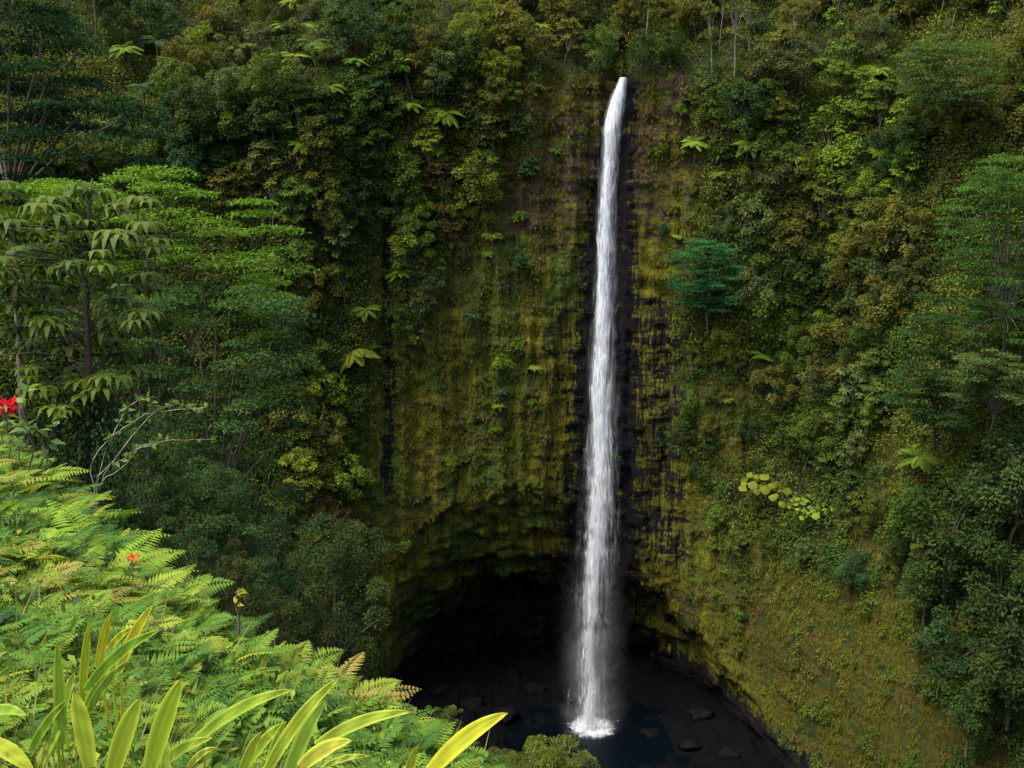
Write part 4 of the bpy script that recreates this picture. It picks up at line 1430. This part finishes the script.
# ---- the dark-trunked tree with hanging leaflets
def hanging_tree():
    r = np.random.default_rng(55)
    Y0 = 12.5
    foot = at(90, 480, Y0); foot[2] = float(H(foot[0], Y0)) - .1
    cr, tr, vi = MB(), MB(), MB()
    spots = [(60, 205), (85, 195), (112, 203), (140, 212), (45, 222), (70, 232), (112, 240), (146, 242), (30, 250), (58, 262), (100, 265), (146, 288), (40, 285), (75, 292), (118, 300),
             (58, 325), (95, 330), (142, 322), (78, 352), (118, 352), (72, 378), (128, 376), (104, 392), (5, 200), (8, 226), (12, 262), (15, 298), (5, 330), (32, 348), (35, 384), (58, 398), (-15, 240), (-20, 290), (-15, 350)]
    trunk = np.array([at(88, y, Y0) for y in (200, 250, 310, 370, 420, 470)]) - foot
    trunk = np.concatenate([[np.zeros(3)], trunk[::-1]])
    trunk[:, 0] += r.normal(0, .012, len(trunk))
    tube(tr, trunk, np.linspace(.065, .022, len(trunk)), 8)
    spots = spots + [(x + r.uniform(-16, 16), y + r.uniform(-4, 18)) for x, y in spots if y > 230]
    for (px, py) in spots:
        Yc = Y0 + r.uniform(-.9, .9)
        c = at(px, py, Yc) - foot
        # branch from the trunk
        zt = max(c[2] - r.uniform(.1, .35), .8)
        k = np.array([np.interp(zt, trunk[:, 2], trunk[:, 0]), np.interp(zt, trunk[:, 2], trunk[:, 1]), zt])
        if px > 0 or True:
            tube(tr, curve_pts(k, c, .10, .01, 5, r), np.linspace(.012, .006, 5), 4)
        warm = r.uniform(.15, .75) + (.4 if py > 345 else 0)
        for wh in range(3):
            cc = c + r.normal(0, .07, 3) + [0, 0, .05 * wh]
            k_ = int(r.integers(8, 12)); sc_l = r.uniform(.75, 1.2)
            for a in np.arange(k_) * 2 * np.pi / k_ + r.uniform(0, 6):
                Rd = np.array([math.cos(a), math.sin(a), 0]); Sd = np.array([-Rd[1], Rd[0], 0])
                h_ = np.array([.02, .11, .19, .24]) * sc_l * r.uniform(.8, 1.2); z_ = np.array([0, .04, .01, -.09]) * sc_l * r.uniform(.6, 1.3)
                w_ = np.array([.007, .031, .034, .004]) * sc_l
                p_ = cc + Rd * h_[:, None] + np.array([0, 0, 1.]) * z_[:, None]
                V = np.stack([p_ - Sd * w_[:, None], p_ + Sd * w_[:, None]], 1).reshape(-1, 3)
                cr.add(V, [(0, 1, 3, 2), (2, 3, 5, 4), (4, 5, 7, 6)], float(np.clip(warm + r.normal(0, .12), 0, 1)))
    n = 4200
    zz = r.uniform(0, float((at(88, 392, Y0) - foot)[2]), n)
    a = r.uniform(0, 2 * np.pi, n); q = np.abs(r.normal(.22, .16, n))
    bx = np.interp(zz, trunk[:, 2], trunk[:, 0])
    P = np.stack([bx + np.cos(a) * q * 1.5, np.sin(a) * q, zz], -1)
    D = np.stack([np.cos(a) * .4, np.sin(a) * .4 - .2, -np.ones(n)], -1) + r.normal(0, .3, (n, 3))
    V, Q = leafquads(P, D, np.stack([np.cos(a), np.sin(a), .3 + 0 * a], -1), r.uniform(.05, .09, n), r.uniform(.035, .055, n))
    vi.add(V, Q, np.repeat(np.clip(r.normal(.4, .2, n), 0, 1), 4))
    root = bpy.data.objects.new('hanging_leaved_tree', None); COL.objects.link(root); root.location = tuple(foot)
    tag(root, 'dark-trunked tree with hanging leaflets, some yellowing, at the left above the ferns', 'tree')
    ob('leaves', cr.build('hanging_leaves', M_NEAR), root, (.052, .080, .016))
    ob('trunk', tr.build('trunk', M_DARKBARK, True), root)
    ob('climbing_vine', vi.build('climbing_vine', M_NEAR), root, (.012, .035, .012))


hanging_tree()


# ---- red flowers, their leafy plant, bare branches
def petals_mesh(seed, rad, n, wmul=1.0):
    r = np.random.default_rng(seed); mb = MB()
    d = nrm(r.normal(0, 1, (n, 3)) + [0, -.3, .6])
    P = d * rad * .15 + np.array([0, 0, rad * .2]) + r.normal(0, rad * .28, (n, 3))
    V, Q = leafquads(P, d, r.normal(0, 1, (n, 3)), r.uniform(.5, 1.0, n) * rad, r.uniform(.22, .4, n) * rad * wmul, .2)
    mb.add(V, Q, np.repeat(r.uniform(.2, .8, n), 4))
    return mb.build('petals', M_NEAR)


def leafy_stem(name, label, cat, px, py, Y, stems, bloom, leafcol, seed, leafL=.10, bare=False):
    r = np.random.default_rng(seed)
    b = foot_of(px, py, Y)
    root = bpy.data.objects.new(name, None); COL.objects.link(root); root.location = tuple(b)
    tag(root, label, cat)
    lv = MB()
    for path in stems:
        if bare: path = [(94, 484, 0)] + list(path)
        P = np.array([b] + [at(x, y, Y + dy_) for (x, y, dy_) in path]) - b
        t0_ = np.linspace(0, 1, len(P)); t1_ = np.linspace(0, 1, len(P) * 3)
        P = np.stack([np.interp(t1_, t0_, P[:, k]) for k in range(3)], -1)
        P[1:-1] = (P[:-2] + 2 * P[1:-1] + P[2:]) / 4 + r.normal(0, .008, (len(P) - 2, 3))
        mb = MB(); tube(mb, P, np.linspace(.006, .002, len(P)) if bare else np.linspace(.009, .004, len(P)), 5)
        ob('branch' if bare else 'stem', mb.build('stem', M_PALE if bare else M_BARK, True), root)
        m = 11 if not bare else 26
        t = r.uniform(.45, 1.0, m) if not bare else r.choice([.5, .62, .75, .9, 1.0], m) + r.normal(0, .03, m)
        L_ = np.linspace(0, 1, len(P))
        C = np.stack([np.interp(t, L_, P[:, k]) for k in range(3)], -1)
        V, Q = leafquads(C, r.normal(0, 1, (m, 3)) + [0, -.2, .3], r.normal(0, .4, (m, 3)) + [0, -.5, 1], r.uniform(.7, 1.2, m) * leafL, leafL * .5)
        lv.add(V, Q, np.repeat(r.uniform(.3, .9, m), 4))
    ob('leaves', lv.build('leaves', M_NEAR), root, leafcol)
    for (x, y, dy_, rad) in bloom:
        o = ob('bloom', petals_mesh(seed + 9, rad, 34), root, (.55, .012, .012))
        o.location = tuple(at(x, y, Y + dy_) - b)
    return root


leafy_stem('flowering_plant', 'plant with a large red bloom and pale oval leaves at the left edge', 'flower', 15, 470, 8.2,
           [[(8, 440, 0), (6, 412, 0)], [(35, 450, 0), (22, 410, 0), (28, 388, 0)], [(45, 455, .1), (52, 430, .1), (60, 412, .1)], [(20, 440, .1), (-8, 400, .1)], [(50, 470, 0), (42, 440, 0), (20, 425, -.1)]],
           [(6, 408, -.1, .095)], (.10, .19, .07), 3, .12)
leafy_stem('flowering_plant', 'plant with a small red bloom among the ferns on the bank', 'flower', 132, 600, 5.4,
           [[(131, 580, 0), (132, 560, 0)]], [(132, 560, 0, .032)], (.10, .19, .03), 4, .06)
leafy_stem('bare_branched_shrub', 'shrub of bare pale branches with few leaves beside the vine-covered trunk', 'shrub', 92, 480, 9.5,
           [[(88, 462, 0), (118, 432, 0), (142, 416, 0), (175, 410, .1), (207, 407, .1)], [(102, 470, 0), (135, 450, 0), (165, 440, 0), (216, 440, .2)],
            [(120, 470, .2), (140, 448, .2), (170, 436, .2), (150, 400, .1)], [(110, 440, 0), (128, 405, 0), (150, 398, 0)], [(150, 414, 0), (180, 400, .2), (200, 412, .2)]],
           [], (.055, .105, .025), 6, .085, True)
leafy_stem('broad_leaved_sapling', 'young sapling with yellowish leaves on the crest of the bank', 'sapling', 240, 600, 5.0,
           [[(236, 595, 0), (240, 588, 0)]], [], (.16, .18, .03), 7, .05)

# ---- wet boulders round the pool
rb = np.random.default_rng(40)
mbould, nt = newmat('wet_boulder')
_f = noisen(nt, 1.2, 6, N_(nt, 'ShaderNodeTexCoord').outputs['Object'], .7)
_p = N_(nt, 'ShaderNodeBsdfPrincipled', ins={'Roughness': .7, 'Specular IOR Level': .03})
nt.links.new(mixc(nt, _f, (.001, .001, .002), (.007, .0065, .007)), _p.inputs['Base Color'])
nt.links.new(_p.outputs[0], N_(nt, 'ShaderNodeOutputMaterial').inputs[0])
BP = [(470, 705), (505, 715), (440, 690), (535, 690), (650, 735), (690, 745), (735, 755), (640, 760), (700, 715), (520, 745)]
BP.sort()
for i, (px, py) in enumerate(BP):
    n1_, n2_ = 14, 20
    th, ph = np.linspace(0, np.pi, n1_), np.linspace(0, 2 * np.pi, n2_, endpoint=False)
    T_, P_ = np.meshgrid(th, ph, indexing='ij')
    d = np.stack([np.sin(T_) * np.cos(P_), np.sin(T_) * np.sin(P_), np.cos(T_)], -1)
    rr_ = 1 + .8 * fbm(d[..., 0] * 1.7 + i * 9, d[..., 1] * 1.7, d[..., 2] * 1.7, 4, 3)
    V = (d * rr_[..., None] * np.array([1.4, 1.1, .75]) * rb.uniform(1.1, 2.2)).reshape(-1, 3)
    ii = np.arange(n1_ * n2_).reshape(n1_, n2_); jj = np.roll(ii, -1, 1)
    Q = np.stack([ii[:-1], ii[1:], jj[1:], jj[:-1]], -1).reshape(-1, 4)
    P, ok = hit_h([px], [py], 120, 230, 500)
    if not ok[0]: continue
    o = ob('boulder', mesh('boulder', V, Q, mats=[mbould]))
    o.location = tuple(P[0])
    left = [b for b in BP if b[0] < 590]; right = [b for b in BP if b[0] > 590]
    side, k = ('left', left.index((px, py))) if px < 590 else ('right', right.index((px, py)))
    tag(o, f'{ORD[k]} dark wet boulder from the left on the floor {side} of the splash', 'boulder', 'wet boulders round the pool')
